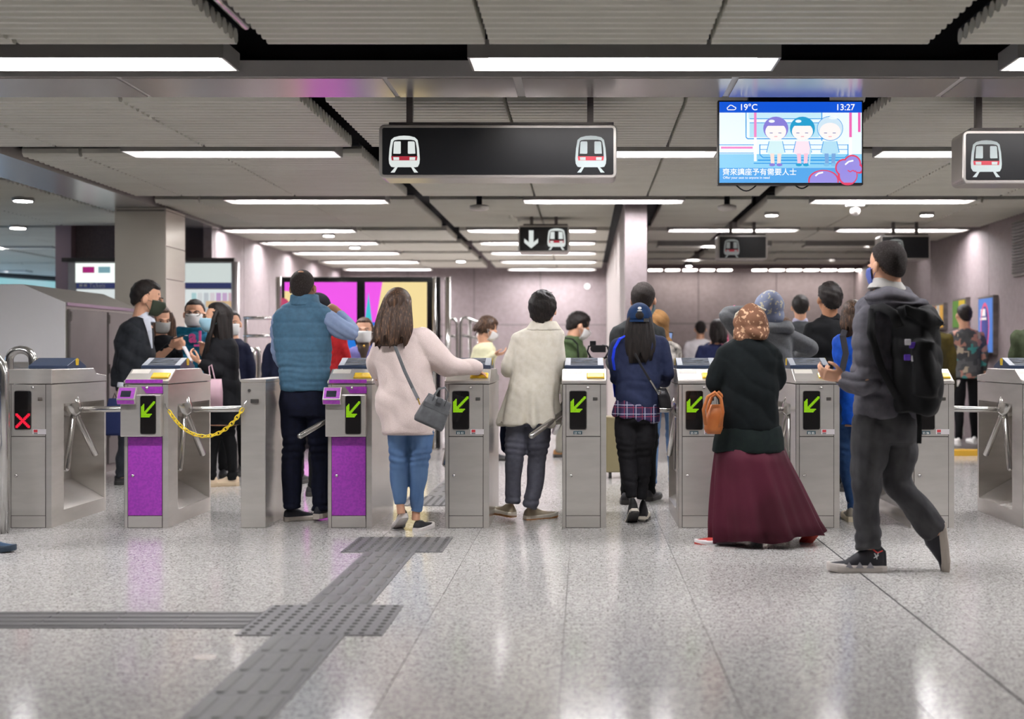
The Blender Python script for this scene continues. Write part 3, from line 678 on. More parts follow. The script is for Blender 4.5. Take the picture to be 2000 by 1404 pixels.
def gate(px, label, cav, kind='entry', purple=False, num=None, arms='rest', sticker=True, sw=None):
    X0 = gx(px); X1 = X0+GW; Y0 = GY; Y1 = GY+GL
    t = thing('ticket_gate', label, 'ticket gate', ((X0+X1)/2, Y0, 0), 'row of steel ticket gates')
    s = 1 if cav == 'right' else -1
    def sx(u0, u1):     # u measured from the closed side towards the cavity side, 0..GW
        return (X0+u0, X0+u1) if s > 0 else (X1-u1, X1-u0)
    m = MB()
    m.box(X0, X1, Y0, Y0+.2, .0, .985); a, c = sx(0, .05); m.box(a, c, Y0+.2, Y1-.03, 0, .985)
    m.box(X0, X1, Y1-.03, Y1, 0, .985); a, c = sx(.05, GW); m.box(a, c, Y0+.2, Y1-.03, .845, .985)
    def w_(pts, ya, yb): m.prism([((X0+u) if s > 0 else (X1-u), z) for u, z in pts], ya, yb, 'y')
    w_([(.05, 0), (GW, 0), (GW, .1), (.05, .25)], Y0+.2, Y1-.03)
    w_([(.05, .845), (GW, .845), (.05, .72)], Y0+.2, Y1-.03)
    m.build('body', STEEL, t)
    if kind == 'entry':
        pr = [(Y0-.004, .99), (Y0-.004, 1.012), (Y0+.03, 1.022), (Y0+.15, 1.09), (Y1-.24, 1.09), (Y1-.18, 1.05), (Y1+.004, 1.035), (Y1+.004, .99)]
    else:
        pr = [(Y0-.004, .99), (Y0-.004, 1.09), (Y1-.24, 1.09), (Y1-.18, 1.05), (Y1+.004, 1.035), (Y1+.004, .99)]
    MB().prism(pr, X0-.003, X1+.003, 'x').build('lid', STEEL, t, bevel=.004)
    # corner trims and front panels
    MB().box(X0+.0, X0+.004, Y0-.003, Y0, 0, .985).build('corner_trim', CHROME, t)
    MB().box(X0+.028, X1-.042, Y0-.004, Y0, .003, .082).build('kick_panel', STEEL, t, bevel=.0015)
    d = MB().box(X0+.028, X1-.042, Y0-.005, Y0, .086, .625).build('door', PUR if purple else STEEL, t, bevel=.0015)
    zl = .36
    MB().tube([(X0+.062, Y0-.005, zl), (X0+.062, Y0-.012, zl)], [.011, .009], 12).build('lock', CHROME, d, smooth=True)
    MB().box(X0+.028, X1-.042, Y0-.004, Y0, .631, .985).build('front_panel', STEEL, t, bevel=.0015)
    MB().box(X0+.024, X1-.038, Y0-.001, Y0+.001, .0, .985).build('panel_gap', mat('gap_dark', '35302e', .7), t)
    yd = Y0-.005
    def LX(p): return gx(px+p)
    def LZ(y): return H+(VY-y)*GY/F
    if purple:
        hx0, hx1, hz0, hz1 = LX(-2), LX(77), LZ(852), LZ(770)
        hs = MB().box(hx0, hx1, Y0-.055, Y0-.004, hz0, hz1).build('display_housing', STEEL, t, bevel=.006, segs=2)
        yd = Y0-.056; dx0, dx1, dz0, dz1 = LX(38), LX(67), LZ(846), LZ(773)
        MB().box(LX(3), LX(76), Y0-.0065, Y0-.004, LZ(748), LZ(743)+.006).build('purple_strip', PUR, t)
        MB().prism([(LX(34), LZ(755)), (LX(76), LZ(755)), (LX(76), LZ(768)), (LX(44), LZ(768))], Y0-.0075, Y0-.004, 'y').build('purple_label', PUR, t)
        # tilted purple card reader head
        rd = MB().prism([(Y0-.004, LZ(755)), (Y0-.05, LZ(756)), (Y0-.10, LZ(779)), (Y0-.085, LZ(789)), (Y0-.004, LZ(789))], LX(-5), LX(30), 'x').build('card_reader', STEEL, t, bevel=.003)
        def slope(u, v, off):  # u 0..1 across, v 0..1 down the tilted face
            x = LX(-5)+(LX(30)-LX(-5))*u; y = Y0-.05-.05*v-off; z = LZ(756)+(LZ(779)-LZ(756))*v+off*.5; return (x, y, z)
        MB().face([slope(.05, .05, .002), slope(.95, .05, .002), slope(.95, .93, .002), slope(.05, .93, .002)]).build('reader_face', PUR, rd)
        MB().face([slope(.2, .3, .003), slope(.75, .3, .003), slope(.75, .8, .003), slope(.2, .8, .003)]).build('reader_display', mat('reader_display', '1a2230', .1, coat=1), rd)
        MB().face([(LX(-4), Y0-.1+.0, LZ(780.5)), (LX(29), Y0-.1, LZ(780.5)), (LX(29), Y0-.0875, LZ(788)), (LX(-4), Y0-.0875, LZ(788))]).build('reader_lip', PUR, rd)
    else:
        dx0, dx1, dz0, dz1 = LX(15), LX(47), LZ(838), LZ(764)
        if num:
            lb_ = MB().box(LX(22), LX(39), yd-.001, yd, LZ(848), LZ(841.5)).build('number_label', mat('label_teal', '22424c', .4), t)
            text('number_text', num, 5.6*GY/F, P(0, 0, GY)*0+Vector((LX(24), yd-.002, LZ(847.3))), WHITE, lb_)
        if sticker:
            st = MB().box(LX(50), LX(76), yd-.001, yd, LZ(848), LZ(838)).build('sticker', mat('sticker_grey', 'c6c2c4', .5), t)
            MB().box(LX(52), LX(59.5), yd-.002, yd-.001, LZ(844), LZ(839)).build('sticker_mark', mat('sticker_red', 'b8353c', .5), st)
            MB().box(LX(52), LX(59.5), yd-.002, yd-.001, LZ(847.5), LZ(845)).build('sticker_bar', mat('sticker_dark', '6f6a6a', .5), st)
        MB().box(LX(60), LX(69), yd-.002, yd, LZ(782), LZ(776)).box(LX(62), LX(67), yd-.005, yd, LZ(780), LZ(778)).build('coin_slot', CHROME, t)
    MB().tube([(LX(50), yd+.002, LZ(757)), (LX(50), yd-.006, LZ(757))], [.011, .009], 12).build('top_lock', CHROME, t, smooth=True)
    dp = MB().prism(rrect(dx0, dx1, dz0, dz1, .012), yd-.003, yd, 'y').build('led_display', mat('led_black', '151313', .2, coat=.6), t)
    MB().prism(rrect(dx0-.004, dx1+.004, dz0-.004, dz1+.004, .014), yd-.0015, yd+.001, 'y').build('display_trim', CHROME, t)
    if kind == 'closed':
        dots(CROSS, dx0+.006, dx1-.006, dz0+.008, dz0+.008+(dx1-dx0-.012), yd-.0045).build('led_cross', LED_R, dp)
    else:
        dots(ARROW, dx0+.004, dx1+.0-.002, dz1-.145, dz1-.035, yd-.0045).build('led_arrow', LED_G, dp)
    # card reader on top: gabled navy housing
    ya, yb, yc = Y0+.29, Y0+.62, Y0+.455; zb, ze, zr = 1.09, 1.112, 1.168
    rh = MB().prism([(ya, zb), (ya, ze), (yc, zr), (yb, ze), (yb, zb)], X0+.012, X1-.012, 'x').build('reader_housing', NAVY, t, bevel=.003)
    def sl(u, v, off, back=False):
        x = X0+.012+(GW-.024)*u; y = ya+(yc-ya)*v; z = ze+(zr-ze)*v+off; y -= off*.3
        if back: y = 2*yc-y
        return (x, y, z)
    if kind != 'closed':
        for bk in (False,):
            MB().face([sl(.16, .08, .002, bk), sl(.84, .08, .002, bk), sl(.84, .9, .002, bk), sl(.16, .9, .002, bk)]).build('reader_screen', SCREEN, rh)
            MB().face([sl(.01, .04, .002, bk), sl(.15, .04, .002, bk), sl(.15, .96, .002, bk), sl(.01, .96, .002, bk)]).face([sl(.85, .04, .002, bk), sl(.99, .04, .002, bk), sl(.99, .96, .002, bk), sl(.85, .96, .002, bk)]).build('reader_pad', mat('pad_grey', '989da4', .45), rh)
    for xx, e in ((X0+.011, -.001), (X1-.011, .001)):
        MB().prism([(yc-.03, zr-.012), (yc, zr-.001), (yc+.03, zr-.012), (yc+.022, ze+.002), (yc-.022, ze+.002)], xx-.001, xx+.001, 'x').build('yellow_mark', mat('mark_yellow', 'c9a818', .5), rh)
    if kind == 'entry':
        def q(u, v, o): return (X0+GW*u, Y0+.03+.12*v-o*.45, 1.022+.068*v+o*.85)
        vs = [q(.55, .05, .001), q(.97, .05, .001), q(.97, .55, .001), q(.55, .55, .001), q(.57, .08, .014), q(.95, .08, .014), q(.95, .5, .014), q(.57, .5, .014)]
        MB().add(vs, [(0, 1, 2, 3), (4, 5, 6, 7), (0, 1, 5, 4), (1, 2, 6, 5), (2, 3, 7, 6), (3, 0, 4, 7)]).build('card_pad', YEL, t, bevel=.003)
        MB().face([q(.04, .55, .0012), q(.45, .55, .0012), q(.45, .95, .0012), q(.04, .95, .0012)]).build('notice', mat('notice_grey', 'cfcbc2', .5), t)
    # tripod
    hx = (X1 if s > 0 else X0)-s*.035; hy = Y0+.44; hz = .80
    hc = Vector((hx, hy, hz)); ax = Vector((s*.7, 0, -.714)).normalized()
    hub = MB(); hub.tube([hc-ax*.13, hc-ax*.045], .088, 20).build('hub_mount', STEELD, t, smooth=False)
    hb = MB().tube([hc-ax*.042, hc-ax*.03, hc+ax*.02, hc+ax*.055], [.086, .086, .06, .034], 18).build('tripod_hub', CHROME, t, smooth=True, bevel=.002)
    MB().tube([hc-ax*.045, hc-ax*.041], .09, 20).build('hub_ring', BLK, t)
    if arms == 'rest': AD = [((s, 0, 0.0), .47), ((s*.05, -.36, -.86), .47), ((s*.10, .62, -.76), .47)]
    elif arms == 'push': AD = [((s*.60, -.80, -.42), .47), ((s*.25, .75, -.45), .40), ((-s*.0, .1, -1), .42)]
    else: AD = [((s*.12, -.5, -.80), .47), ((s*.05, .7, -.6), .47), ((s*1, .25, .12), .3)]
    for dr, L_ in AD:
        dr = Vector(dr).normalized(); p0 = hc+ax*.01+dr*.03; p1 = hc+dr*L_
        m = MB(); m.tube([p0, p0+dr*.05, p1-dr*.012, p1], [.018, .0215, .0215, .012], 14)
        m.build('arm', CHROME, t, smooth=True)
    return t
gate(14, 'leftmost steel ticket gate showing a red cross', 'right', 'closed')
gate(242, 'ticket gate with purple door left of the chained lane', 'right', purple=True)
gate(640, 'ticket gate with purple door right of the blue vest man', 'left', purple=True, arms='push')
gate(869, 'steel ticket gate under the sweater woman\'s outstretched hand', 'left', num='E5 02', arms='down')
gate(1098, 'steel ticket gate right of the man in the cream jacket', 'left', num='E5 03', arms='push', sticker=False)
gate(1325, 'steel ticket gate left of the woman in the burgundy skirt', 'left', num='E5 04')
gate(1554, 'steel ticket gate right of the woman in the burgundy skirt', 'left', num='E5 05')
gate(1778, 'steel ticket gate behind the backpack man', 'left', num='E5 06')
gate(1997, 'rightmost steel ticket gate at the picture edge', 'left', 'entry')
X0, X1 = gx(470), gx(518)
t = thing('lane_barrier', 'narrow plain steel barrier holding the right end of the yellow chain', 'barrier', ((X0+X1)/2, GY, 0))
MB().box(X0, X1, GY, GY+GL, 0, 1.0).build('body', STEEL, t, bevel=.004)
MB().box(X0-.003, X1+.003, GY-.003, GY+GL, 1.0, 1.022).build('cap', STEEL, t, bevel=.004)
MB().tube([(X0+.06, GY, .945), (X0+.06, GY-.008, .945)], [.012, .01], 12).build('lock', CHROME, t)
MB().box(X0+.07, X0+.125, GY-.012, GY, .86, .885).build('chain_bracket', CHROME, t)
# chain
t = thing('safety_chain', 'yellow plastic chain hanging across the closed lane beside the purple gate', 'chain', P(400, 850, GY-.03))
pa, pb = P(330, 802, GY-.02), P(474, 798, GY-.02); n = 23
def cat(u): 
    x = pa.x+(pb.x-pa.x)*u; sag = (math.cosh((u-.5)*3.0)-math.cosh(1.5))/(math.cosh(1.5)-1)
    return Vector((x, pa.y+(pb.y-pa.y)*u, pa.z+(pb.z-pa.z)*u+sag*.182))
us = [0]; 
S = [cat(k/400) for k in range(401)]; cum = [0]
for k in range(400): cum.append(cum[-1]+(S[k+1]-S[k]).length)
def at(l):
    k = min(range(401), key=lambda i: abs(cum[i]-l)); return S[k]
lk = []; Lk, Wk, rk = .0205, .0115, .0042
for k in range(20):
    a = 2*PI*k/20; lk.append((math.copysign(max(abs(math.cos(a))**.8, 0), math.cos(a))*Lk, 0, math.sin(a)*Wk))
o = MB(); o.tube(lk+[lk[0]], rk, 6, False); o = o.build('tmp', mat('chain_yellow', 'efd22a', .4), smooth=True); lme = o.data; bpy.data.objects.remove(o)
for k in range(n):
    l = cum[-1]*(k+.5)/n; p = at(l); q = at(min(l+.02, cum[-1])); d = (q-at(max(l-.02, 0))).normalized()
    rot = d.to_track_quat('X', 'Z').to_matrix() @ Matrix.Rotation(PI/2*(k % 2)+.5, 3, 'X')
    place('chain_link', lme, p, t, rot.to_euler())
MB().tube([P(322, 788, GY-.03), P(324, 796, GY-.03), P(330, 803, GY-.02)], .003, 8).build('hook', CHROME, t)
MB().tube([P(482, 783, GY-.03), P(478, 788, GY-.03), P(474, 799, GY-.02)], .0035, 8).build('hook', CHROME, t)
# ================================================================ TACTILE PAVING
def strip(name, label, x0, x1, y0, y1, ntiles, axis='y', nb=4):
    t = thing(name, label, 'tactile paving', ((x0+x1)/2, (y0+y1)/2, 0), 'dark tactile paving')
    for i in range(ntiles):
        if axis == 'y':
            a = y0+(y1-y0)*i/ntiles; b = y0+(y1-y0)*(i+1)/ntiles; rect = (x0, x1, a, b)
        else:
            a = x0+(x1-x0)*i/ntiles; b = x0+(x1-x0)*(i+1)/ntiles; rect = (a, b, y0, y1)
        tl = MB().box(rect[0]+.001, rect[1]-.001, rect[2]+.001, rect[3]-.001, 0, .0045).build('tactile_tile', RUB, t)
        for k in range(nb):
            if axis == 'y':
                cx = x0+(x1-x0)*(k+.5)/nb; w2 = (x1-x0)/nb*.26
                pl = rrect(cx-w2, cx+w2, a+.018, b-.018, w2*.95, 3)
                pi = rrect(cx-w2*.7, cx+w2*.7, a+.026, b-.026, w2*.66, 3)
            else:
                cy = y0+(y1-y0)*(k+.5)/nb; w2 = (y1-y0)/nb*.26
                pl = rrect(a+.003, b-.003, cy-w2, cy+w2, w2*.4, 3); pi = rrect(a+.004, b-.004, cy-w2*.7, cy+w2*.7, w2*.3, 3)
            mm = MB().loft([[(x, y, .0045) for x, y in pl], [(x, y, .0098) for x, y in pi]])
            mm.build('tactile_bar', RUBB, tl)
    return t
def blister(name, label, x0, x1, y0, y1, nx, ny, n=5):
    t = thing(name, label, 'tactile paving', ((x0+x1)/2, (y0+y1)/2, 0), 'dark tactile paving')
    for i in range(nx):
        for j in range(ny):
            a = x0+(x1-x0)*i/nx; b = x0+(x1-x0)*(i+1)/nx; c = y0+(y1-y0)*j/ny; d = y0+(y1-y0)*(j+1)/ny
            tl = MB().box(a+.001, b-.001, c+.001, d-.001, 0, .0045).build('tactile_tile', RUB, t)
            m = MB()
            for p in range(n):
                for q in range(n):
                    cx = a+(b-a)*(p+.5)/n; cy = c+(d-c)*(q+.5)/n; r = (b-a)/n*.24
                    m.loft([[(cx+r*math.cos(2*PI*k/8), cy+r*math.sin(2*PI*k/8), .0045) for k in range(8)], [(cx+r*.65*math.cos(2*PI*k/8), cy+r*.65*math.sin(2*PI*k/8), .0095) for k in range(8)]])
            tag(m.build('blister_studs', RUBD, tl), kind='stuff')
    return t
def fy(py): return F*H/(py-VY)
strip('tactile_strip', 'dark ribbed tactile strip running towards the camera at the bottom', -1.32, -1.015, fy(1242)-.305*6, fy(1242), 6)
blister('tactile_block', 'large studded tactile block at the crossing of the strips', -1.48, -.855, fy(1242), fy(1183), 2, 2)
strip('tactile_strip', 'dark ribbed tactile strip between the two studded blocks', -1.32, -1.015, fy(1183), fy(1079), 7)
blister('tactile_block', 'studded tactile block just in front of the gates', -1.465, -.85, fy(1079), fy(1050), 2, 2)
strip('tactile_strip', 'dark ribbed tactile strip leading off to the left', -1.482-.31*8, -1.482, fy(1227), fy(1196), 8, 'x')
blister('tactile_block', 'studded tactile block behind the gates', -1.465, -.85, fy(988), fy(970), 2, 2)
strip('tactile_strip', 'dark ribbed tactile strip going on behind the gates', -1.32, -1.015, fy(970), fy(970)+.305*10, 10)
c = Vector(((400-VX)*H/594, fy(1284), 0))
o = MB().tube([c, c+Vector((0, 0, .003))], [.045, .043], 20).build('floor_disc', STEEL, o0=c); tag(o, 'small round metal disc set in the floor left of the tactile strip', 'floor disc')
# ================================================================ PEOPLE
SKIN = mat('skin_light', 'd3a285', .55, 0, spec=.35); SKIN2 = mat('skin_tan', 'b07f60', .55, 0, spec=.35)
def cloth(name, c, c2=None, rough=.85, sc=(30, 30, 30), fine=900):
    return mat(name, c, rough, 0, spec=.2, var=(c2, sc, 3, .35, .65) if c2 else None, bump=((fine, fine, fine), .25, .001))
HAIRB = mat('hair_black', '171312', .5, 0, spec=.28, var=('2c2522', (160, 160, 12), 2, .45, .7), bump=((320, 320, 14), .6, .004))
HAIRBR = mat('hair_brown', '3a2a20', .48, 0, spec=.3, var=('80604a', (130, 130, 8), 2, .5, .75), bump=((260, 260, 9), .35, .003))
HAIRSH = mat('hair_cropped', '2b2523', .7, 0, spec=.2, var=('4c4643', (150, 150, 150), 2, .5, .8), bump=((500, 500, 500), .8, .004))
def to_mesh(mb, voxel, smooth_n=3, dec=None):
    me = bpy.data.meshes.new('t'); me.from_pydata(mb.v, [], mb.f); o = bpy.data.objects.new('t', me); COL.objects.link(o)
    bm = bmesh.new(); bm.from_mesh(me); bmesh.ops.recalc_face_normals(bm, faces=bm.faces); bm.to_mesh(me); bm.free()
    r = o.modifiers.new('r', 'REMESH'); r.mode = 'VOXEL'; r.voxel_size = voxel
    if smooth_n: s_ = o.modifiers.new('s', 'SMOOTH'); s_.factor = .5; s_.iterations = smooth_n
    if dec: d = o.modifiers.new('d', 'DECIMATE'); d.ratio = dec
    n = bpy.data.meshes.new_from_object(o.evaluated_get(bpy.context.evaluated_depsgraph_get()))
    bpy.data.objects.remove(o); bpy.data.meshes.remove(me); return n
def fold(me, specs, seed=0):
    """real relief of cloth folds: numpy displacement along the normals"""
    n = len(me.vertices); co = np.empty(n*3); me.vertices.foreach_get('co', co); co = co.reshape(-1, 3)
    no = np.empty(n*3); me.vertices.foreach_get('normal', no); no = no.reshape(-1, 3)
    rs = np.random.RandomState(seed+3); d = np.zeros(n); FA = 1.8
    for sp in specs:
        kind, amp = sp[0], sp[1]
        fr = sp[2] if len(sp) > 2 else 14
        w1 = np.sin(co @ (rs.randn(3)*5)+rs.rand()*6)*1.6+np.sin(co @ (rs.randn(3)*11)+rs.rand()*6)*.9
        if kind == 'soft':
            for k in range(3): d += amp/2*np.sin(co @ (rs.randn(3)*fr)+w1+rs.rand()*6)
        elif kind == 'ring':     # stacked horizontal creases around given heights
            m = np.zeros(n)
            for z, sg in sp[3]: m = np.maximum(m, np.exp(-((co[:, 2]-z)/sg)**2))
            ph = co[:, 2]*fr*2*PI+w1*1.2+np.sin(co[:, 0]*25+rs.rand()*6)*.9
            d += amp*m*(np.abs(np.sin(ph/2))**.7-.6)
        elif kind == 'drape':    # long vertical folds, deeper towards the hem (sp[3]=(x,y) axis, sp[4]=(z top, z hem))
            a = np.arctan2(co[:, 1]-sp[3][1], co[:, 0]-sp[3][0]); zt, zh = sp[4]
            g = np.clip((zt-co[:, 2])/(zt-zh), 0, 1.2)
            d += amp*g*(np.sin(a*fr+w1*.5)+.5*np.sin(a*fr*1.7+2+w1*.7))
        elif kind == 'quilt':
            d += -amp*np.exp(-((((co[:, 2]/fr) % 1)-.5)/.07)**2)+amp*.3*np.sin(w1*3)
        elif kind == 'diag':
            ph = (co[:, 2]+.7*co[:, 0])*fr*2*PI+w1
            d += amp*(np.abs(np.sin(ph/2))**.8-.6)*.6
    co = co+no*d[:, None]*FA; me.vertices.foreach_set('co', co.ravel()); me.update()
def finish(me, name, m, parent, smooth=True):
    o_ = org(parent); me.transform(Matrix.Translation(-o_)); me.name = name
    me.materials.clear(); me.materials.append(m)
    if smooth: me.shade_smooth()
    o = bpy.data.objects.new(name, me); COL.objects.link(o); o.parent = parent; ORG[o.name] = o_; return o
def hand(mb, wrist, d, nrm, curl=.5, side=1, L=.175, spread=.0):
    """palm and five fingers. d: direction of the hand, nrm: the way the palm faces; fingers curl towards nrm"""
    d = Vector(d).normalized(); nrm = Vector(nrm); nrm = (nrm-d*nrm.dot(d)).normalized(); sd = d.cross(nrm)*side; k = L/.18
    def o(a, b, c): return wrist+(d*a+sd*b+nrm*c)*k
    rings = []
    for a, wd, th, c in ((-.02, .026, .019, 0), (.01, .030, .019, 0), (.045, .040, .018, 0), (.085, .041, .015, .0), (.1, .036, .012, 0)):
        rings.append([o(a, wd*math.cos(q), th*math.sin(q)+c) for q in [2*PI*i/10 for i in range(10)]])
    mb.loft(rings)
    for j, (b, ln) in enumerate(((.030, .066), (.010, .076), (-.010, .072), (-.030, .056))):
        p = o(.085, b, 0); pts = [p]; a = .12+.1*j*.3
        dd = (d+sd*spread*(b*12)).normalized(); q = p
        for st, c in ((.42, curl*.8), (.32, curl*1.3), (.26, curl*.9)):
            a += c; q = q+(dd*math.cos(a)+nrm*math.sin(a))*ln*st*k*1.25; pts.append(q)
        mb.tube(pts, [.0098*k, .0092*k, .0085*k, .0072*k], 8); mb.ell(pts[-1], .0074*k, 8, 6)
    th = [o(.012, .028, .004), o(.04, .055, .014), o(.065, .066, .024), o(.088, .064, .034)]
    mb.tube(th, [.0135*k, .012*k, .0105*k, .008*k], 8); mb.ell(th[-1], .0082*k, 8, 6)
def ring(c, a, b, yaw=0, n=18, ex=2.3, tilt=0):
    out = []
    for i in range(n):
        q = 2*PI*i/n; x = math.copysign(abs(math.cos(q))**(2/ex), math.cos(q))*a; y = math.copysign(abs(math.sin(q))**(2/ex), math.sin(q))*b
        out.append(Vector((c[0]+x*math.cos(yaw)-y*math.sin(yaw), c[1]+x*math.sin(yaw)+y*math.cos(yaw), c[2]+x*tilt)))
    return out
class Person:
    def __init__(s, label, Y, x, skin=SKIN, hi=False, group=None):
        s.Y = Y; s.s = Y/F; s.skin = skin; s.hi = hi; s.seed = int(x*7+Y*31) % 997
        s.t = thing('person', label, 'person', (P(x, 0, Y).x, Y, 0), group)
        s.bodymb = MB(); s.vx = .0105 if hi else .015
    def p(s, x, y, dy=0): return P(x, y, s.Y+dy)
    def rings(s, torso, g=1.0):
        out = []
        for tr in torso:
            x, y, a, b = tr[:4]; dy = tr[4] if len(tr) > 4 else 0; tl = tr[5] if len(tr) > 5 else 0
            out.append(ring(s.p(x, y, dy), a*s.s*g, b*s.s*g, 0, tilt=tl))
        return out
    def limb(s, mb, l, g=1.0, seg=12):
        pts = [s.p(x, y, dy) for x, y, dy, r in l]; rs = [r*s.s*g for x, y, dy, r in l]
        # refine with a smooth curve so bends are round
        P2, R2 = [], []
        for i in range(len(pts)-1):
            p0 = pts[max(i-1, 0)]; p1 = pts[i]; p2 = pts[i+1]; p3 = pts[min(i+2, len(pts)-1)]
            for k in range(4):
                u = k/4; P2.append(.5*((2*p1)+(p2-p0)*u+(2*p0-5*p1+4*p2-p3)*u*u+(3*p1-p0-3*p2+p3)*u**3)); R2.append(rs[i]*(1-u)+rs[i+1]*u)
        P2.append(pts[-1]); R2.append(rs[-1])
        mb.tube(P2, R2, seg)
        mb.ell(pts[0], rs[0]*.98, 12, 8)
    def wear(s, name, m, torso=None, limbs=(), folds=(('soft', .004, 16),), vx=None, g=1.0, extra=None, sm=2):
        mb = MB()
        if torso: mb.loft(s.rings(torso, g))
        for l in limbs: s.limb(mb, l, g)
        if extra: extra(mb)
        me = to_mesh(mb, vx or s.vx, sm)
        if folds: fold(me, folds, s.seed)
        return finish(me, name, m, s.t)
    def head(s, x, y, hh, yaw=0, pitch=0, roll=0, neck=None, dy=0, neckr=None, ears=True):
        s.hc = s.p(x, y, dy); s.hk = hh*s.s; k = s.hk
        s.R = Matrix.Rotation(math.radians(-yaw), 3, 'Z') @ Matrix.Rotation(math.radians(-pitch), 3, 'X') @ Matrix.Rotation(math.radians(roll), 3, 'Y')
        s.yaw = yaw; mb = s.bodymb; R = s.R
        def e(c, r, seg=20, rg=14): mb.ell(s.L(c), tuple(v*k for v in r), seg, rg, M=R)
        e((0, -.06, .11), (.325, .40, .385)); e((0, .08, -.08), (.285, .30, .36)); e((0, .17, -.33), (.17, .17, .16)); e((0, .02, -.27), (.25, .22, .2))
        e((0, .36, .06), (.17, .06, .05)); e((0, .345, -.17), (.15, .07, .09))
        mb.tube([s.L((0, .36, .06)), s.L((0, .43, -.06)), s.L((0, .45, -.1)), s.L((0, .38, -.14))], [.035*k, .05*k, .062*k, .05*k], 8)
        e((.05, .40, -.11), (.04, .05, .035), 8, 6); e((-.05, .40, -.11), (.04, .05, .035), 8, 6)
        e((0, .385, -.225), (.09, .045, .02), 10, 6); e((0, .375, -.265), (.08, .045, .022), 10, 6)
        for q in ((-1, 1) if ears else ()): e((q*.362, -.03, -.05), (.045, .085, .125), 12, 8); e((q*.18, .22, -.1), (.08, .08, .08), 10, 8)
        nr = (neckr or .265)*k
        nb = s.p(*neck) if neck else s.hc+Vector((0, 0, -.8*k))
        mb.tube([s.L((0, -.06, -.15)), s.L((0, -.07, -.4)), nb, nb-Vector((0, 0, .05))], [nr*.95, nr*.9, nr*1.05, nr*1.3], 14)
        return s
    def L(s, c): return s.hc+s.R @ (Vector(c)*s.hk)
    def eyes(s, closed=False):
        for q in (-1, 1):
            if not closed:
                MB().ell(s.L((q*.14, .33, 0)), tuple(v*s.hk for v in (.05, .026, .020)), 10, 6, M=s.R).build('eye', mat('eye_white', 'd9d2cc', .3), s.t, smooth=True)
                MB().ell(s.L((q*.135, .352, -.002)), tuple(v*s.hk for v in (.026, .012, .021)), 10, 6, M=s.R).build('iris', mat('iris_dark', '20140f', .2), s.t, smooth=True)
            MB().tube([s.L((q*.06, .405, .075)), s.L((q*.14, .40, .10)), s.L((q*.22, .335, .085))], [.012*s.hk, .018*s.hk, .01*s.hk], 6).build('eyebrow', HAIRB, s.t, smooth=True)
            MB().tube([s.L((q*.08, .375, .02)), s.L((q*.14, .378, .036)), s.L((q*.2, .33, .018))], .008*s.hk, 6).build('eyelid', HAIRB, s.t, smooth=True)
    def glasses(s):
        for q in (-1, 1):
            c = [s.L((q*.145+.115*math.cos(a), .43-abs(.115*math.cos(a)+.1*0)*.3*(1 if q*math.cos(a) > 0 else 0), .0+.085*math.sin(a))) for a in [2*PI*k/16 for k in range(17)]]
            MB().tube(c, .012*s.hk, 6, False).build('glasses_rim', BLK, s.t, smooth=True)
            MB().tube([s.L((q*.26, .39, .02)), s.L((q*.33, .1, .01)), s.L((q*.345, -.05, -.0))], .01*s.hk, 6).build('glasses_arm', BLK, s.t)
    def mask(s, m, lo=-.46, hi=-.01, w=66):
        vs, fs = [], []; na, ne = 14, 9; k = s.hk
        for j in range(ne):
            v = lo+(hi-lo)*j/(ne-1)
            for i in range(na):
                a = math.radians(-w+2*w*i/(na-1))
                mid = 1-abs((v-(lo+hi)/2)/((hi-lo)/2))**2
                r = .345+.10*math.cos(a)**3*(.45+.55*mid)+.0*mid
                if v < -.3: r -= (-.3-v)*.55
                if v > -.24: r += .07*math.cos(a)**8*min(1, (v+.24)/.1)
                x = math.sin(a)*min(r, .335); y = math.cos(a)*(r+.03)+.02
                vs.append(s.L((x, y, v)))
        for j in range(ne-1):
            for i in range(na-1): a = j*na+i; fs.append((a, a+1, a+1+na, a+na))
        mb = MB().add(vs, fs); o = mb.build('face_mask', m, s.t, smooth=True)
        sd = o.modifiers.new('s', 'SOLIDIFY'); sd.thickness = .003
        for q in (-1, 1):
            for z in (hi-.05, lo+.12):
                MB().tube([s.L((q*.31, .17, z)), s.L((q*.345, .05, (z-.05)/2)), s.L((q*.36, -.08, -.05))], .008*k, 5).build('ear_loop', m, s.t)
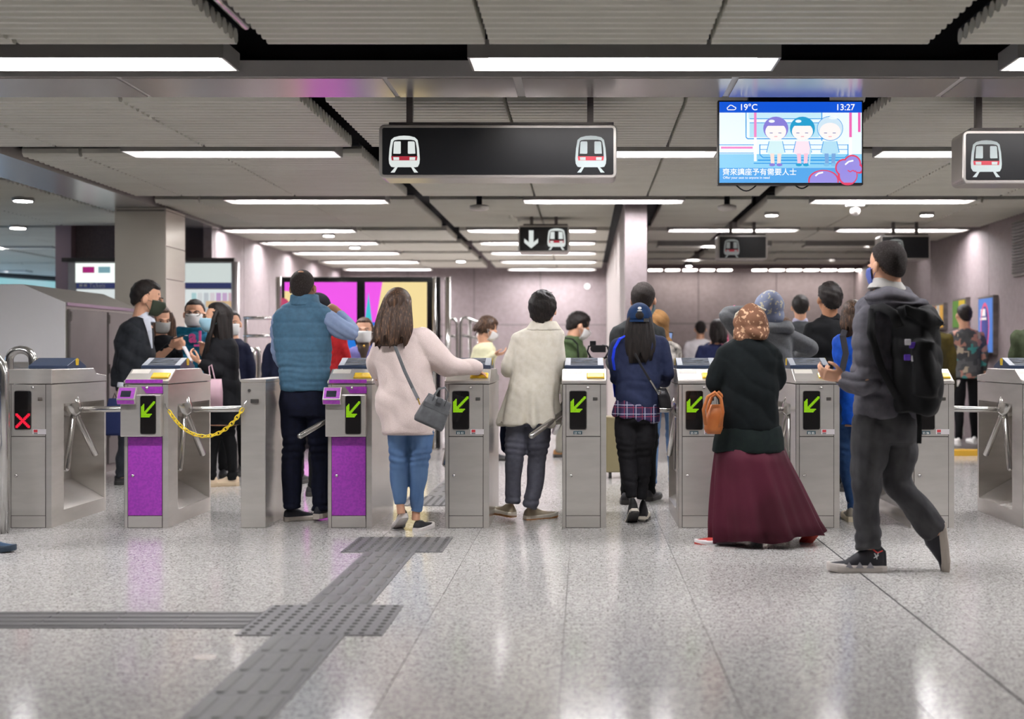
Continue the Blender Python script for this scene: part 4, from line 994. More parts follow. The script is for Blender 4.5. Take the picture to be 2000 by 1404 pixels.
    def hair(s, style='short', m=HAIRB, puff=1.0, tuft=.03, length=.9, width=.42, part=0, name='hair', front=.12, crown=.0, sideburn=-.14, nape=-.93):
        n1, n2 = 44, 30; vs = []; fs = []; k = s.hk
        rs = np.random.RandomState(s.seed)
        ph = rs.rand(8)*6
        for j in range(n2+1):
            e = PI*j/n2
            for i in range(n1):
                jit = tuft*.9*(rs.rand()-.5); a = 2*PI*i/n1; d = Vector((math.sin(e)*math.sin(a), math.sin(e)*math.cos(a), math.cos(e)))
                r = Vector((d.x*.352*puff, d.y*.435*puff, d.z*.415*puff)); c = Vector((0, -.065, .115))
                # hair line: high at the forehead, round the ear, down to the nape
                front_ = d.y; lim = .62 if front_ > .45 else (.62*(front_+.1)/.55+sideburn*(1-(front_+.1)/.55) if front_ > -.1 else sideburn+(nape-sideburn)*min(1, (-.1-front_)/.45))
                if style in ('long', 'bob'): lim = lim if front_ > .25 else -2
                z = d.z
                if d.z < .1 and d.y < -.1:
                    g_ = min(1, (.1-d.z)*1.5)*min(1, (-.1-d.y)*2.5); f_ = 1+g_*(math.sin(e)**-.35-1 if math.sin(e) > .05 else .6)*.7; r = Vector((r.x*f_, r.y*f_, r.z*(1+.16*g_)))
                sc = 1.0+tuft*(math.sin(a*7+ph[0]+e*3)*.4+math.sin(a*13+e*9+ph[1])*.4+math.sin(a*23+e*5+ph[2])*.35)*min(1, math.sin(e)*1.6)
                if style == 'short': sc += jit+ tuft*.6*math.sin(e*14+a*5+ph[3])
                if z < lim: sc *= max(.84, 1-(lim-z)*1.3)
                vs.append(s.L(c+r*sc))
        for j in range(n2):
            for i in range(n1): fs.append((j*n1+i, j*n1+(i+1) % n1, (j+1)*n1+(i+1) % n1, (j+1)*n1+i))
        o = MB().add(vs, fs).build(name, m, s.t, smooth=True)
        if m is HAIRSH and style == 'short' and name == 'hair':
            s.hair('short', mat('hair_fade', '5d493d', .7, 0, spec=.2), puff=puff*.965, tuft=0, sideburn=sideburn-.3, nape=-1.5, name='hair_fade')
        if crown:
            MB().ell(s.L((.02, -.28, .43)), tuple(v*k for v in (.10, .07, .045)), 14, 8, M=s.R @ Matrix.Rotation(.5, 3, 'X')).build('bald_spot', s.skin, s.t, smooth=True)
        if style in ('long', 'bob'):
            n = 72; rings = []; nz = 14
            for j in range(nz+1):
                u = j/nz; z = .22-u*(length+.22)
                wd = (.345*puff+(width-.345*puff)*min(1, u*1.5))*(1-.22*u**4); bd = .36*puff-.10*u-.06*u**4
                rg = []
                for i in range(n):
                    a = 2*PI*i/n; rip = 1+(.02+.05*u)*math.sin(a*9+ph[4]+u*2)+(.015+.035*u)*math.sin(a*17+ph[5]-u*3)+(.01+.02*u)*math.sin(a*31+ph[6])
                    x = math.sin(a)*wd*rip; y = math.cos(a)*bd*rip-.10-.24*u
                    if y > front: y = front-(y-front)*.05
                    zz = z
                    if j >= nz-1: zz += (.09*math.sin(a*11+ph[1])+.08*math.sin(a*23)+.09*math.sin(a*5+ph[2]))*(1 if j == nz else .35)
                    v = s.L((x, y, zz)) if u < .25 else s.hc+(s.L((x, y, zz))-s.hc)*1.0
                    rg.append(v)
                rings.append(rg)
            MB().loft(rings).build('long_hair', m, s.t, smooth=True)
        return o
    def locks(s, m, ln=1.15, r=.13, sides=(-1, 1), fw=.16):
        for q in sides:
            pts = [s.L((q*.30, fw-.1, .28)), s.L((q*.36, fw, .0)), s.L((q*.38, fw+.04, -.35)), s.hc+(s.L((q*.42, fw+.12, -.7))-s.hc), s.L((q*.40, fw+.16, -ln))]
            mb = MB(); n = 16; k = s.hk; P2 = []
            for i in range(len(pts)-1):
                for u in (0, .33, .66): P2.append(pts[i].lerp(pts[i+1], u))
            P2.append(pts[-1]); R2 = [(r*k*(.55+.45*min(1, i/4))*(1 if i < len(P2)-3 else .75-.2*(i-len(P2)+3)), r*.55*k) for i in range(len(P2))]
            mb.tube(P2, R2, 14, True, tuple(s.R @ Vector((1, 0, 0)))); mb.build('hair_lock', m, s.t, smooth=True)
    def shoe(s, x, y, yaw=0, pitch=0, L=.27, up='222222', sole='e8e4de', dy=0, hgt=.1, name='shoe', midsole=None, toe_up=0, roll=0):
        """x,y: pixel of the heel's ground point; yaw like the head's (0 away, 90 right, -90 left)"""
        L *= 1.07; c = s.p(x, y, dy); R = Matrix.Rotation(math.radians(-yaw), 3, 'Z') @ Matrix.Rotation(math.radians(-pitch), 3, 'X') @ Matrix.Rotation(math.radians(roll), 3, 'Y')
        k = L/.28
        def T(v): return c+R @ (Vector(v)*k)
        prof = [(-.005, .022), (.02, .034), (.07, .036), (.13, .036), (.19, .045), (.235, .042), (.268, .026), (.28, .008)]
        def outline(g=1.0): return [(w_*g, t_) for t_, w_ in prof]+[(-w_*g, t_) for t_, w_ in prof[::-1]]
        lift = lambda t_: max(0, (t_-.2))*.18
        m = MB(); m.loft([[T((a, b, lift(b))) for a, b in outline()], [T((a, b, .012+lift(b))) for a, b in outline(1.12)], [T((a, b, .030+lift(b)*.8)) for a, b in outline(1.10)], [T((a, b, .038+lift(b)*.8)) for a, b in outline(1.0)]])
        so = m.build('sole', mat('sole_'+sole, sole, .6), s.t, smooth=False)
        if midsole: MB().loft([[T((a, b, -.001+lift(b))) for a, b in outline(1.02)], [T((a*1.1, b, .015+lift(b))) for a, b in outline(1.04)]]).build('outsole', mat('sole_'+midsole, midsole, .6), s.t)
        secs = [(-.002, .026, hgt*.8), (.02, .036, hgt), (.06, .038, hgt), (.10, .037, hgt*.93), (.14, .038, hgt*.72), (.19, .043, .058), (.235, .039, .046), (.268, .022, .036)]
        rg = []
        for t_, w_, h_ in secs:
            rg.append([T((w_*math.cos(q)*(1-.25*max(0, math.sin(q))), t_, .022+lift(t_)*.8+(h_-.022)*max(0, math.sin(q))**.8 - .008*(math.sin(q) < -.1))) for q in [2*PI*i/14 for i in range(14)]])
        o = MB().loft(rg).build(name, mat('shoe_'+up, up, .6), s.t, smooth=True); s.lastshoe = (T, R, c); return o
    def legs_std(s, cx, hip_y, w, ytop, lw, sp=None, dy=0): pass
    def body(s, torso=None, arms=(), legs=(), hands=(), g=.80):
        mb = s.bodymb
        if torso: mb.loft(s.rings(torso, g))
        for l in list(arms)+list(legs): s.limb(mb, l, g*.86)
        for h in hands: hand(mb, *h[0], **h[1])
        me = to_mesh(mb, .0058 if (s.hi and hands) else (.008 if hands else .010), 2, .4)
        b = finish(me, 'body', s.skin, s.t); return b
def held(name, label, cat, loc, group=None): return thing(name, label, cat, loc, group)
DEF = ('soft', .006, 15)
MASKW = mat('mask_white', 'e3e3e1', .7); MASKG = mat('mask_grey', 'a5a6a3', .7); MASKB = mat('mask_blue', '9cc4d4', .7); MASKD = mat('mask_green', '25301f', .7); MASKN = mat('mask_navy', '4a5aa0', .7)
CARD = mat('card_white', 'e4e6ea', .4); PHONE = mat('phone_dark', '15161a', .2)
def block(t, name, M, sx, sy, sz, m, bevel=.003):
    return MB().box(-sx/2, sx/2, -sy/2, sy/2, -sz/2, sz/2, M=M).build(name, m, t, bevel=bevel, segs=2)
# ---------------------------------------------------------------- man in the blue quilted vest
p = Person('man in blue quilted vest and navy trousers walking through a gate lane, seen from behind', 8.78, 592, SKIN2, True)
T_ = [(595, 581, 24, 20), (595, 592, 32, 24), (597, 601, 50, 27), (594, 613, 59, 30), (591, 635, 59, 33), (590, 665, 57, 34), (592, 700, 54, 34), (596, 735, 51, 34), (598, 763, 50, 33)]
AR = [(640, 624, 0, 20), (664, 640, .0, 21), (686, 648, .04, 17), (680, 632, .12, 14), (664, 612, .16, 11)]
AL = [(548, 625, 0, 18), (543, 665, .06, 16), (548, 705, .16, 13), (560, 712, .36, 11)]
LG = [[(573, 785, 0, 27), (573, 830, 0, 25), (572, 890, .0, 21), (569, 950, -.02, 18), (571, 984, -.03, 17), (571, 991, -.03, 16)], [(622, 785, 0, 27), (624, 830, 0.02, 25), (628, 890, .06, 21), (626, 960, .06, 18), (626, 996, .06, 17)]]
p.head(592, 562, 67, yaw=6, neck=(594, 598, 0), neckr=.29); p.hair('short', HAIRSH, tuft=.006, puff=.99, crown=1)
w_ = p.p(662, 610, .17); p.body(T_, [AR, AL], LG, hands=[((w_, Vector((-.7, .25, .35)), Vector((-.2, .9, -.3))), dict(curl=.55, side=1))])
p.wear('shirt', cloth('shirt_blue_grey', '8b9dbc', '8496b6'), [(594, 606, 42, 22), (592, 640, 46, 24), (592, 690, 42, 24)], [AR, AL], (('soft', .004, 22), ('diag', .005, 18)))
VEST = cloth('vest_blue', '4b7089', '44667d', .6)
p.wear('vest', VEST, T_, folds=(('quilt', .0045, .105), ('soft', .004, 18), ('ring', .004, 24, [(.98, .1), (1.1, .06)])))
p.wear('vest_collar', VEST, [(595, 575, 27, 24), (595, 590, 29, 26), (595, 597, 34, 28)], folds=())
NAVYT = cloth('trousers_navy', '13172a', '101322')
p.wear('trousers', NAVYT, [(598, 752, 46, 30), (598, 790, 51, 33), (598, 812, 50, 31)], LG, (('soft', .004, 15), ('ring', .008, 17, [(.07, .08), (.52, .1)])))
p.shoe(556, 1019, yaw=62, L=.25, up='20222c', sole='cfc6bb', dy=0, pitch=-0); p.shoe(618, 1014, yaw=15, L=.27, up='20222c', sole='cfc6bb')
for q in (-1, 1): MB().tube([p.L((q*.35, -.05, .03)), p.L((q*.37, -.1, -.08)), p.L((q*.3, .1, -.25))], .009*p.hk, 6).build('ear_loop', MASKW, p.t)
o = held('travel_card', 'pale card held in the vest man\'s raised hand', 'card', p.p(655, 603, .2))
M = Matrix.Translation(p.p(654, 603, .22)) @ Matrix.Rotation(.75, 4, 'Y'); block(o, 'card', M, .086, .003, .03, CARD, .001)
# ---------------------------------------------------------------- woman in the pale sweater
p = Person('woman with long brown hair in pale knit sweater and blue jeans reaching towards a gate', 8.28, 785, SKIN, True)
T_ = [(776, 636, 24, 20), (779, 648, 40, 26), (782, 660, 52, 31), (784, 690, 54, 36), (788, 730, 55, 38), (792, 770, 57, 40), (795, 805, 58, 41), (797, 830, 54, 40), (798, 845, 50, 38)]
AR = [(822, 664, 0, 26), (848, 690, .02, 27), (876, 712, .06, 24), (912, 716, .16, 17), (937, 722, .22, 13)]
AL = [(744, 672, 0, 22), (737, 705, .04, 20), (742, 740, .12, 17), (757, 745, .3, 14)]
LG = [[(778, 815, 0, 24), (777, 850, 0, 22), (778, 895, .0, 19), (779, 940, -.0, 16.5), (781, 985, -.02, 10.5)], [(823, 815, 0, 27), (824, 850, 0, 25), (820, 895, 0, 19), (817, 945, .02, 16), (813, 998, .03, 11)]]
AK = [[(781, 980, -.02, 8), (784, 1003, -.02, 8.5)], [(813, 990, .03, 8), (812, 1016, .03, 8.5)]]
p.head(777, 602, 72, yaw=8, pitch=8, roll=4, neck=(777, 640, 0)); p.hair('long', HAIRBR, length=1.0, width=.53, puff=1.08, tuft=.012, front=.0)
for l in AK: p.limb(p.bodymb, l, 1.0)
w_ = p.p(930, 724, .21); p.body(T_, [AR, AL], LG, hands=[((w_, Vector((.75, .5, -.42)), Vector((0, -.2, -1))), dict(curl=.55, side=-1, L=.13))])
KNIT = mat('knit_cream', 'eddcd6', .9, 0, spec=.2, sheen=.3, var=('e4d1ca', (220, 220, 220), 2, .4, .6), bump=((260, 260, 260), .7, .004))
p.wear('sweater', KNIT, T_, [AR, AL], (('soft', .007, 11), ('diag', .005, 7)), extra=None)
MB().loft(p.rings([(797, 838, 50, 38), (798, 848, 50, 38)])).build('sweater_hem', KNIT, p.t, smooth=True)
JEAN = cloth('jeans_blue', '6280a8', '4f6c94', sc=(9, 9, 4)); p.wear('jeans', JEAN, [(798, 820, 48, 34), (799, 845, 46, 32)], LG, (('soft', .003, 18), ('ring', .007, 22, [(.50, .07), (.1, .05)])))
p.shoe(790, 1012, yaw=-22, pitch=28, L=.24, up='26262a', sole='e6e0dc', dy=-.02, hgt=.09); p.shoe(812, 1041, yaw=18, pitch=0, L=.24, up='26262a', sole='e6e0dc', hgt=.09)
# bag
BG = mat('bag_grey_leather', '616366', .45, 0, var=('4d4f52', (20, 20, 20), 3, .3, .7)); b = held('handbag', 'small dark grey leather handbag with two handles hanging at the sweater woman\'s hip', 'bag', P(848, 800, 8.0))
c = P(848, 803, 7.98); M = Matrix.Translation(c) @ Matrix.Rotation(math.radians(25), 4, 'Y') @ Matrix.Rotation(.2, 4, 'Z')
k = 7.98/F
rg = [ring((0, 0, z*k), a*k, d*k, 0, 20, 5) for z, a, d in ((-30, 29, 15), (-24, 31, 17), (5, 28, 13), (24, 25, 8), (28, 25, 7))]
MB().loft([[M @ v for v in r] for r in rg]).build('body', BG, b, smooth=True, bevel=0)
for yy in (-.028, .028):
    MB().tube([M @ Vector((x*k, yy, z*k)) for x, z in ((-13, 8), (-13, 26), (-10, 44), (0, 51), (10, 44), (13, 26), (13, 8))], .0045, 8).build('handle', BG, b, smooth=True)
MB().box(-27*k, 27*k, -.046, -.043, 4*k, 12*k, M=M).build('belt_strap', BG, b); MB().box(-5*k, 5*k, -.05, -.03, 20*k, 30*k, M=M).build('flap', BG, b)
MB().tube([P(816, 778, 7.98), P(820, 790, 7.97)], .005, 6).build('gold_clip', mat('gold', 'c9a24a', .3, .9), b)
MB().tube([P(768, 660, 8.14), P(773, 680, 8.11), P(790, 724, 8.08), P(806, 758, 8.06), P(817, 780, 8.0)], [(.011, .003)]*5, 8, True, (1, 0, 0)).build('shoulder_strap', BG, b)
# ---------------------------------------------------------------- man in the cream jacket
p = Person('person with thick black hair in cream jacket and grey trousers passing the middle gates', 8.86, 1050, SKIN, True)
T_ = [(1062, 628, 22, 18), (1062, 638, 30, 22), (1056, 648, 46, 26), (1052, 660, 52, 30), (1050, 690, 50, 33), (1046, 730, 48, 33), (1040, 770, 52, 35), (1036, 805, 58, 38), (1034, 828, 62, 40)]
AR = [(1086, 664, 0, 17), (1091, 700, .0, 14), (1088, 733, .05, 12), (1092, 742, .25, 11)]
AL = [(1014, 664, 0, 17), (1000, 695, .0, 15), (991, 724, .04, 13.5), (1000, 722, .28, 11)]
LG = [[(1010, 800, 0, 25), (1008, 850, 0, 22), (1004, 905, -.02, 18), (1002, 950, 0, 16), (1001, 984, 0, 13)], [(1052, 800, 0, 26), (1053, 850, 0, 23), (1048, 905, 0, 18), (1044, 950, -.02, 17), (1035, 993, -.03, 14)]]
p.head(1061, 606, 67, yaw=12, neck=(1062, 636, 0)); p.hair('short', HAIRB, puff=1.17, tuft=.04, nape=-1, sideburn=-.6)
for x0, dx, z in ((1058, 10, 0), (1066, 14, 1), (1050, 6, 2)): MB().tube([p.p(x0, 578, 0), p.p(x0+dx*.5, 572-z, 0), p.p(x0+dx, 571-z*.5, 0)], [.004, .003, .0008], 5).build('hair_strand', HAIRB, p.t)
p.body(T_, [AR, AL], LG)
CREAM = cloth('jacket_cream', 'f0eadb', 'e8e1cf', .8); p.wear('jacket', CREAM, T_, [AR, AL], (('soft', .0022, 16), ('diag', .002, 12), ('drape', .010, 7, (p.p(1045, 0).x, 8.86), (1.0, .68))))
p.wear('jacket_collar', CREAM, [(1062, 627, 25, 22), (1062, 638, 32, 26), (1060, 646, 40, 28)], folds=(), vx=.008)
for px in (1018, 1094): MB().box(-.03, .03, -.02, .02, -.004, .004, M=Matrix.Translation(p.p(px, 651, -.02)) @ Matrix.Rotation(.35 if px > 1050 else -.35, 4, 'Y')).build('shoulder_tab', CREAM, p.t, bevel=.002)
GREYT = cloth('trousers_grey_blue', '63646f', '5a5b66'); p.wear('trousers', GREYT, [(1032, 790, 46, 32), (1032, 830, 44, 30)], LG, (('soft', .003, 15), ('ring', .007, 20, [(.52, .1), (.12, .06)])))
p.shoe(1003, 1010, yaw=-35, L=.26, up='b3a58c', sole='e0d8c8', midsole='b4773c', dy=0, hgt=.095); p.shoe(1026, 1017, yaw=55, L=.26, up='b3a58c', sole='e0d8c8', midsole='b4773c', hgt=.095)
b = held('dark_tote', 'dark navy cloth bag hanging in front of the cream jacket person\'s legs', 'bag', P(1002, 850, 9.08))
rg = [ring(P(x, y, 9.1), a*k_, .03, 0, 16, 4) for x, y, a, k_ in ((1003, 820, 24, 9.1/F), (1003, 850, 27, 9.1/F), (1004, 878, 25, 9.1/F), (1004, 884, 20, 9.1/F))]
MB().loft(rg).build('bag_body', cloth('bag_navy', '151c33'), b, smooth=True)
# ---------------------------------------------------------------- woman with the navy cap
p = Person('woman in navy cap and navy sweatshirt with plaid shirt hem and black jeans', 8.67, 1248, SKIN, True)
T_ = [(1249, 650, 22, 18), (1249, 658, 36, 24), (1249, 668, 46, 28), (1248, 700, 46, 31), (1247, 740, 45, 32), (1246, 775, 46, 33), (1246, 796, 43, 31)]
AR = [(1287, 674, 0, 17), (1299, 705, .0, 16), (1303, 735, .04, 14), (1296, 744, .24, 11)]
AL = [(1211, 674, 0, 17), (1203, 705, .0, 16), (1203, 735, .05, 13.5), (1212, 742, .25, 11)]
LG = [[(1224, 800, 0, 24), (1222, 850, 0, 22), (1226, 900, -.0, 17), (1231, 940, -.02, 14.5), (1234, 972, -.04, 10.5)], [(1264, 800, 0, 23), (1261, 850, 0, 20), (1257, 900, .05, 16), (1255, 940, .06, 13), (1253, 975, .06, 10.5)]]
p.head(1249, 626, 64, yaw=2, neck=(1249, 652, 0)); p.hair('long', HAIRB, length=1.15, width=.52, puff=1.0, tuft=.0, front=-.05)
p.body(T_, [AR, AL], LG)
p.wear('sweatshirt', cloth('sweat_navy', '2c3450', '272e49'), T_, [AR, AL], (('soft', .005, 13), ('diag', .005, 9), ('ring', .005, 15, [(.98, .06)])))
m_ = bpy.data.materials.new('plaid'); m_.use_nodes = True; nt = m_.node_tree; bs = nt.nodes['Principled BSDF']; bs.inputs['Roughness'].default_value = .85
tc = nt.nodes.new('ShaderNodeTexCoord'); sp = nt.nodes.new('ShaderNodeSeparateXYZ'); nt.links.new(tc.outputs['Object'], sp.inputs[0])
prev = lin('272a50')+(1,)
def stripe(src, freq, off, wd, col, prev):
    a = nt.nodes.new('ShaderNodeMath'); a.operation = 'MULTIPLY_ADD'; nt.links.new(sp.outputs[src], a.inputs[0]); a.inputs[1].default_value = freq; a.inputs[2].default_value = off+10
    f_ = nt.nodes.new('ShaderNodeMath'); f_.operation = 'FRACT'; nt.links.new(a.outputs[0], f_.inputs[0])
    l_ = nt.nodes.new('ShaderNodeMath'); l_.operation = 'LESS_THAN'; nt.links.new(f_.outputs[0], l_.inputs[0]); l_.inputs[1].default_value = wd
    x = nt.nodes.new('ShaderNodeMix'); x.data_type = 'RGBA'; nt.links.new(l_.outputs[0], x.inputs[0]); x.inputs[7].default_value = lin(col)+(1,)
    if isinstance(prev, tuple): x.inputs[6].default_value = prev
    else: nt.links.new(prev, x.inputs[6])
    return x.outputs[2]
for a in (('X', 16, .1, .3, '3b2a52'), ('Z', 16, .3, .3, '332850'), ('X', 16, .75, .09, '8a3350'), ('Z', 16, .9, .09, '8a3350'), ('X', 16, .45, .08, 'b9bdd0'), ('Z', 16, .6, .08, 'b9bdd0')): prev = stripe(*a, prev)
nt.links.new(prev, bs.inputs['Base Color'])
p.wear('shirt_hem', m_, [(1246, 778, 42, 30), (1243, 800, 45, 33, 0, -.15), (1241, 818, 46, 34, 0, -.15)], folds=(('drape', .006, 8, (p.p(1243, 0).x, 8.67), (.92, .72)),))
BJ = cloth('jeans_black', '212124', '1a1a1d'); p.wear('jeans', BJ, [(1243, 800, 40, 30), (1243, 825, 41, 30)], LG, (('soft', .003, 15), ('ring', .006, 20, [(.52, .09), (.3, .05)])))
p.shoe(1240, 1002, yaw=-8, pitch=35, L=.25, up='1c1c1f', sole='d9d3c4', midsole='2a2828', dy=-.06, hgt=.15, name='boot'); p.shoe(1255, 1018, yaw=6, L=.25, up='1c1c1f', sole='d9d3c4', midsole='2a2828', dy=.06, hgt=.16, name='boot')
CAPM = cloth('cap_navy', '1e3a63', '1b3459', .75)
vs, fs = [], []
for j in range(13):
    e = PI/2*j/12*1.12
    for i in range(32):
        a = 2*PI*i/32; d = (math.sin(e)*math.sin(a)*.385, math.sin(e)*math.cos(a)*.46-.05, math.cos(e)*.45+.10); vs.append(p.L(d))
fs = [(j*32+i, j*32+(i+1) % 32, (j+1)*32+(i+1) % 32, (j+1)*32+i) for j in range(12) for i in range(32)]
o = MB().add(vs, fs).build('cap', CAPM, p.t, smooth=True); sd = o.modifiers.new('s', 'SOLIDIFY'); sd.thickness = .004
MB().prism([p.L((x, .45+.32*(1-(x/.3)**2), .06)).to_tuple()[0:2] for x in [-.3+.06*i for i in range(11)]], p.L((0, 0, .08)).z, p.L((0, 0, .1)).z, 'z').build('cap_peak', CAPM, p.t)
MB().ell(p.L((0, -.5, .14)), tuple(v*p.hk for v in (.13, .03, .12)), 14, 10, M=p.R).build('cap_opening', HAIRB, p.t, smooth=True)
MB().box(-.3*p.hk, .3*p.hk, -.012, 0, -.03*p.hk, .03*p.hk, M=Matrix.Translation(p.L((0, -.5, -.02))) @ p.R.to_4x4()).build('cap_strap', CAPM, p.t)
MB().box(.12*p.hk, .28*p.hk, -.016, -.01, -.05*p.hk, .05*p.hk, M=Matrix.Translation(p.L((0, -.5, 0))) @ p.R.to_4x4()).build('cap_buckle', CHROME, p.t)
MB().ell(p.L((0, -.5, .36)), tuple(v*p.hk for v in (.06, .02, .045)), 12, 8, M=p.R).ell(p.L((0, -.51, .28)), tuple(v*p.hk for v in (.08, .02, .02)), 12, 8, M=p.R).build('cap_emblem', WHITE, p.t, smooth=True)
b = held('crossbody_bag', 'small black bag with metal ring on the cap woman\'s right hip', 'bag', P(1295, 780, 8.55))
MB().loft([ring(P(x, y, 8.62), a*8.6/F, .03, 0, 14, 4) for x, y, a in ((1292, 758, 9), (1296, 775, 13), (1300, 797, 12))]).build('body', mat('bag_black', '15151a', .4), b, smooth=True)
MB().tube([P(1240, 690, 8.50), P(1253, 715, 8.50), P(1268, 740, 8.52), P(1285, 768, 8.56)], [(.008, .003)]*4, 8, True, (1, 0, 0)).build('strap', mat('bag_black', '15151a', .4), b)
MB().tube([P(1270, 742, 8.5), P(1287, 770, 8.54)], .006, 8).build('chain', CHROME, b); MB().tube([P(1287, 766, 8.5)+Vector((.012*math.cos(a), 0, .012*math.sin(a))) for a in [2*PI*i/12 for i in range(13)]], .004, 6, False).build('ring', CHROME, b)
b = held('blue_strap_bag', 'royal blue shoulder strap curving over the cap woman\'s left shoulder', 'bag', P(1200, 690, 8.6))
MB().tube([P(1223, 655, 8.62), P(1210, 662, 8.56), P(1200, 680, 8.54), P(1197, 700, 8.55), P(1200, 722, 8.6)], [(.012, .006)]*5, 8, True, (1, 0, 0)).build('strap', cloth('strap_blue', '1f3ed8'), b)
MB().loft([ring(P(x, y, 8.9), a*8.6/F, .04, 0, 14, 4) for x, y, a in ((1210, 722, 12), (1212, 750, 16), (1214, 775, 15))]).build('body', cloth('strap_blue', '1f3ed8'), b, smooth=True)
# ---------------------------------------------------------------- woman in black sweater and burgundy skirt
p = Person('woman in brown floral headscarf, black sweater and long burgundy skirt striding left', 7.75, 1470, SKIN2, True)
T_ = [(1466, 658, 24, 22), (1466, 670, 42, 30), (1465, 682, 56, 36), (1464, 705, 60, 42), (1462, 740, 58, 44), (1461, 780, 60, 45), (1462, 820, 63, 46), (1463, 850, 67, 47), (1463, 880, 68, 47)]
AL = [(1418, 700, 0, 22), (1404, 730, -.02, 22), (1400, 755, 0, 19), (1425, 758, .22, 15)]
AR = [(1510, 700, 0, 20), (1518, 730, .02, 19), (1512, 755, .08, 16), (1490, 750, .3, 13)]
LG = [[(1440, 870, 0, 28), (1435, 930, 0, 24), (1425, 1000, -.0, 17), (1415, 1045, 0, 12)], [(1490, 870, 0, 28), (1525, 940, 0.02, 22), (1560, 1000, .03, 16), (1583, 1035, .05, 12)]]
p.head(1466, 633, 68, yaw=-35, neck=(1466, 668, 0)); p.body(T_, [AR, AL], LG)
SCARF = mat('scarf_floral', '765441', .85, 0, spec=.2, var=('c9a384', (38, 38, 38), 1, .56, .64)); 
def scarf(mb):
    mb.ell(p.L((0, -.02, .08)), tuple(v*p.hk for v in (.44, .50, .46)), 22, 16, M=p.R); mb.ell(p.L((0, -.08, -.25)), tuple(v*p.hk for v in (.44, .46, .40)), 20, 14, M=p.R)
    mb.loft(p.rings([(1466, 640, 28, 26), (1464, 658, 30, 28), (1462, 668, 27, 25)]))
p.wear('headscarf', SCARF, extra=scarf, folds=(('soft', .007, 22), ('diag', .006, 10)), vx=.008)
MB().tube([p.L((-.34, .34, .05)), p.L((-.28, .3, .3)), p.L((-.1, .1, .50)), p.L((.15, -.1, .52)), p.L((.36, -.25, .4))], .03*p.hk, 6).build('headscarf_trim', mat('trim_cream', 'd8d4c0', .8), p.t, smooth=True)
BKNIT = cloth('sweater_black', '0c1315', '080e10'); p.wear('sweater', BKNIT, T_[:-2]+[(1462, 838, 64, 45)], [AR, AL], (('soft', .006, 11), ('diag', .006, 8)))
p.wear('sweater_hem', cloth('hem_dark_green', '17211f', '131b1c'), [(1462, 832, 62, 44), (1463, 855, 67, 47), (1463, 881, 70, 48)], folds=(('soft', .004, 12),))
SK = mat('skirt_burgundy', '4e1a2b', .7, 0, spec=.2, var=('3f1320', (3, 3, 2), 2, .4, .6))
n = 120; rgs = []
kk = p.s
for cx, y, a, b_, tl, fo in ((1464, 868, 66, 46, 0, .5), (1468, 900, 74, 50, 0, 1.4), (1477, 945, 87, 58, 0, 2.8), (1485, 985, 97, 66, .0, 4.2), (1492, 1020, 105, 72, .02, 5.4), (1498, 1046, 110, 78, .075, 6.2)):
    c = p.p(cx, y, 0); rg = []
    for i in range(n):
        q = 2*PI*i/n; f_ = (math.sin(q*9+.6)+.6*math.sin(q*14+2)+.35*math.sin(q*23))*fo
        rg.append(Vector((c.x+math.cos(q)*(a+f_)*kk, c.y+math.sin(q)*(b_+f_)*kk, c.z+math.cos(q)*a*kk*tl+(.012*math.sin(q*5)+.006*math.sin(q*9) if y > 1040 else 0)))) 
    rgs.append(rg)
o = MB().loft(rgs, caps=False).build('skirt', SK, p.t, smooth=True); sd = o.modifiers.new('s', 'SOLIDIFY'); sd.thickness = .004
p.shoe(1434, 1066, yaw=-90, L=.235, up='c23b35', sole='ece6e6', midsole='c0453e', hgt=.085, dy=0); p.shoe(1597, 1047, yaw=-80, pitch=50, L=.235, up='b8322e', sole='c84a3c', hgt=.085, dy=.06)
TAN = mat('bag_tan_leather', 'b36a34', .45, 0, var=('a35a28', (14, 14, 14), 3, .3, .7)); b = held('tan_handbag', 'tan leather handbag with round handles under the black sweater woman\'s left arm', 'bag', P(1392, 810, 7.6))
MB().loft([ring(P(x, y, 7.62), a*kk, .035, 0, 16, 3) for x, y, a in ((1400, 790, 12), (1396, 815, 17), (1393, 838, 18), (1394, 847, 13))]).build('body', TAN, b, smooth=True)
for dx, yy in ((0, 7.56), (8, 7.68)): MB().tube([P(1378+dx, 830, yy), P(1374+dx, 800, yy), P(1382+dx, 775, yy), P(1396+dx, 766, yy), P(1408+dx, 778, yy), P(1412+dx, 805, yy), P(1406+dx, 835, yy)], .011, 8).build('handle', TAN, b, smooth=True)
# ---------------------------------------------------------------- backpack man
p = Person('man with black backpack, dark grey hoodie and jeans striding left in the foreground', 6.75, 1730, SKIN, True)
s_ = 1
T_ = [(1733, 568, 34, 34), (1733, 582, 50, 40), (1732, 598, 62, 48), (1732, 625, 64, 52), (1731, 665, 66, 52), (1731, 710, 67, 50), (1733, 760, 66, 48), (1732, 800, 66, 48), (1730, 817, 64, 48)]
AL = [(1700, 625, -.10, 30), (1693, 670, -.15, 29), (1697, 722, -.17, 27), (1688, 748, -.16, 25), (1662, 748, -.13, 22), (1643, 738, -.10, 16)]
AR = [(1748, 625, .14, 28), (1740, 680, .2, 26), (1715, 735, .24, 22), (1660, 740, .2, 16)]
LG = [[(1702, 830, -.03, 40), (1698, 880, -.04, 37), (1692, 935, -.05, 28), (1693, 1000, -.02, 24), (1694, 1045, 0, 25), (1695, 1072, 0, 22)], [(1752, 830, .08, 40), (1757, 880, .08, 38), (1752, 935, .08, 31), (1785, 985, .06, 26), (1822, 1032, .05, 24), (1830, 1042, .05, 20)]]
p.head(1730, 519, 90, yaw=-36, neck=(1735, 556, 0), pitch=7, dy=0); p.hair('short', HAIRSH, tuft=.008, puff=1.03, nape=-1, sideburn=-.32)
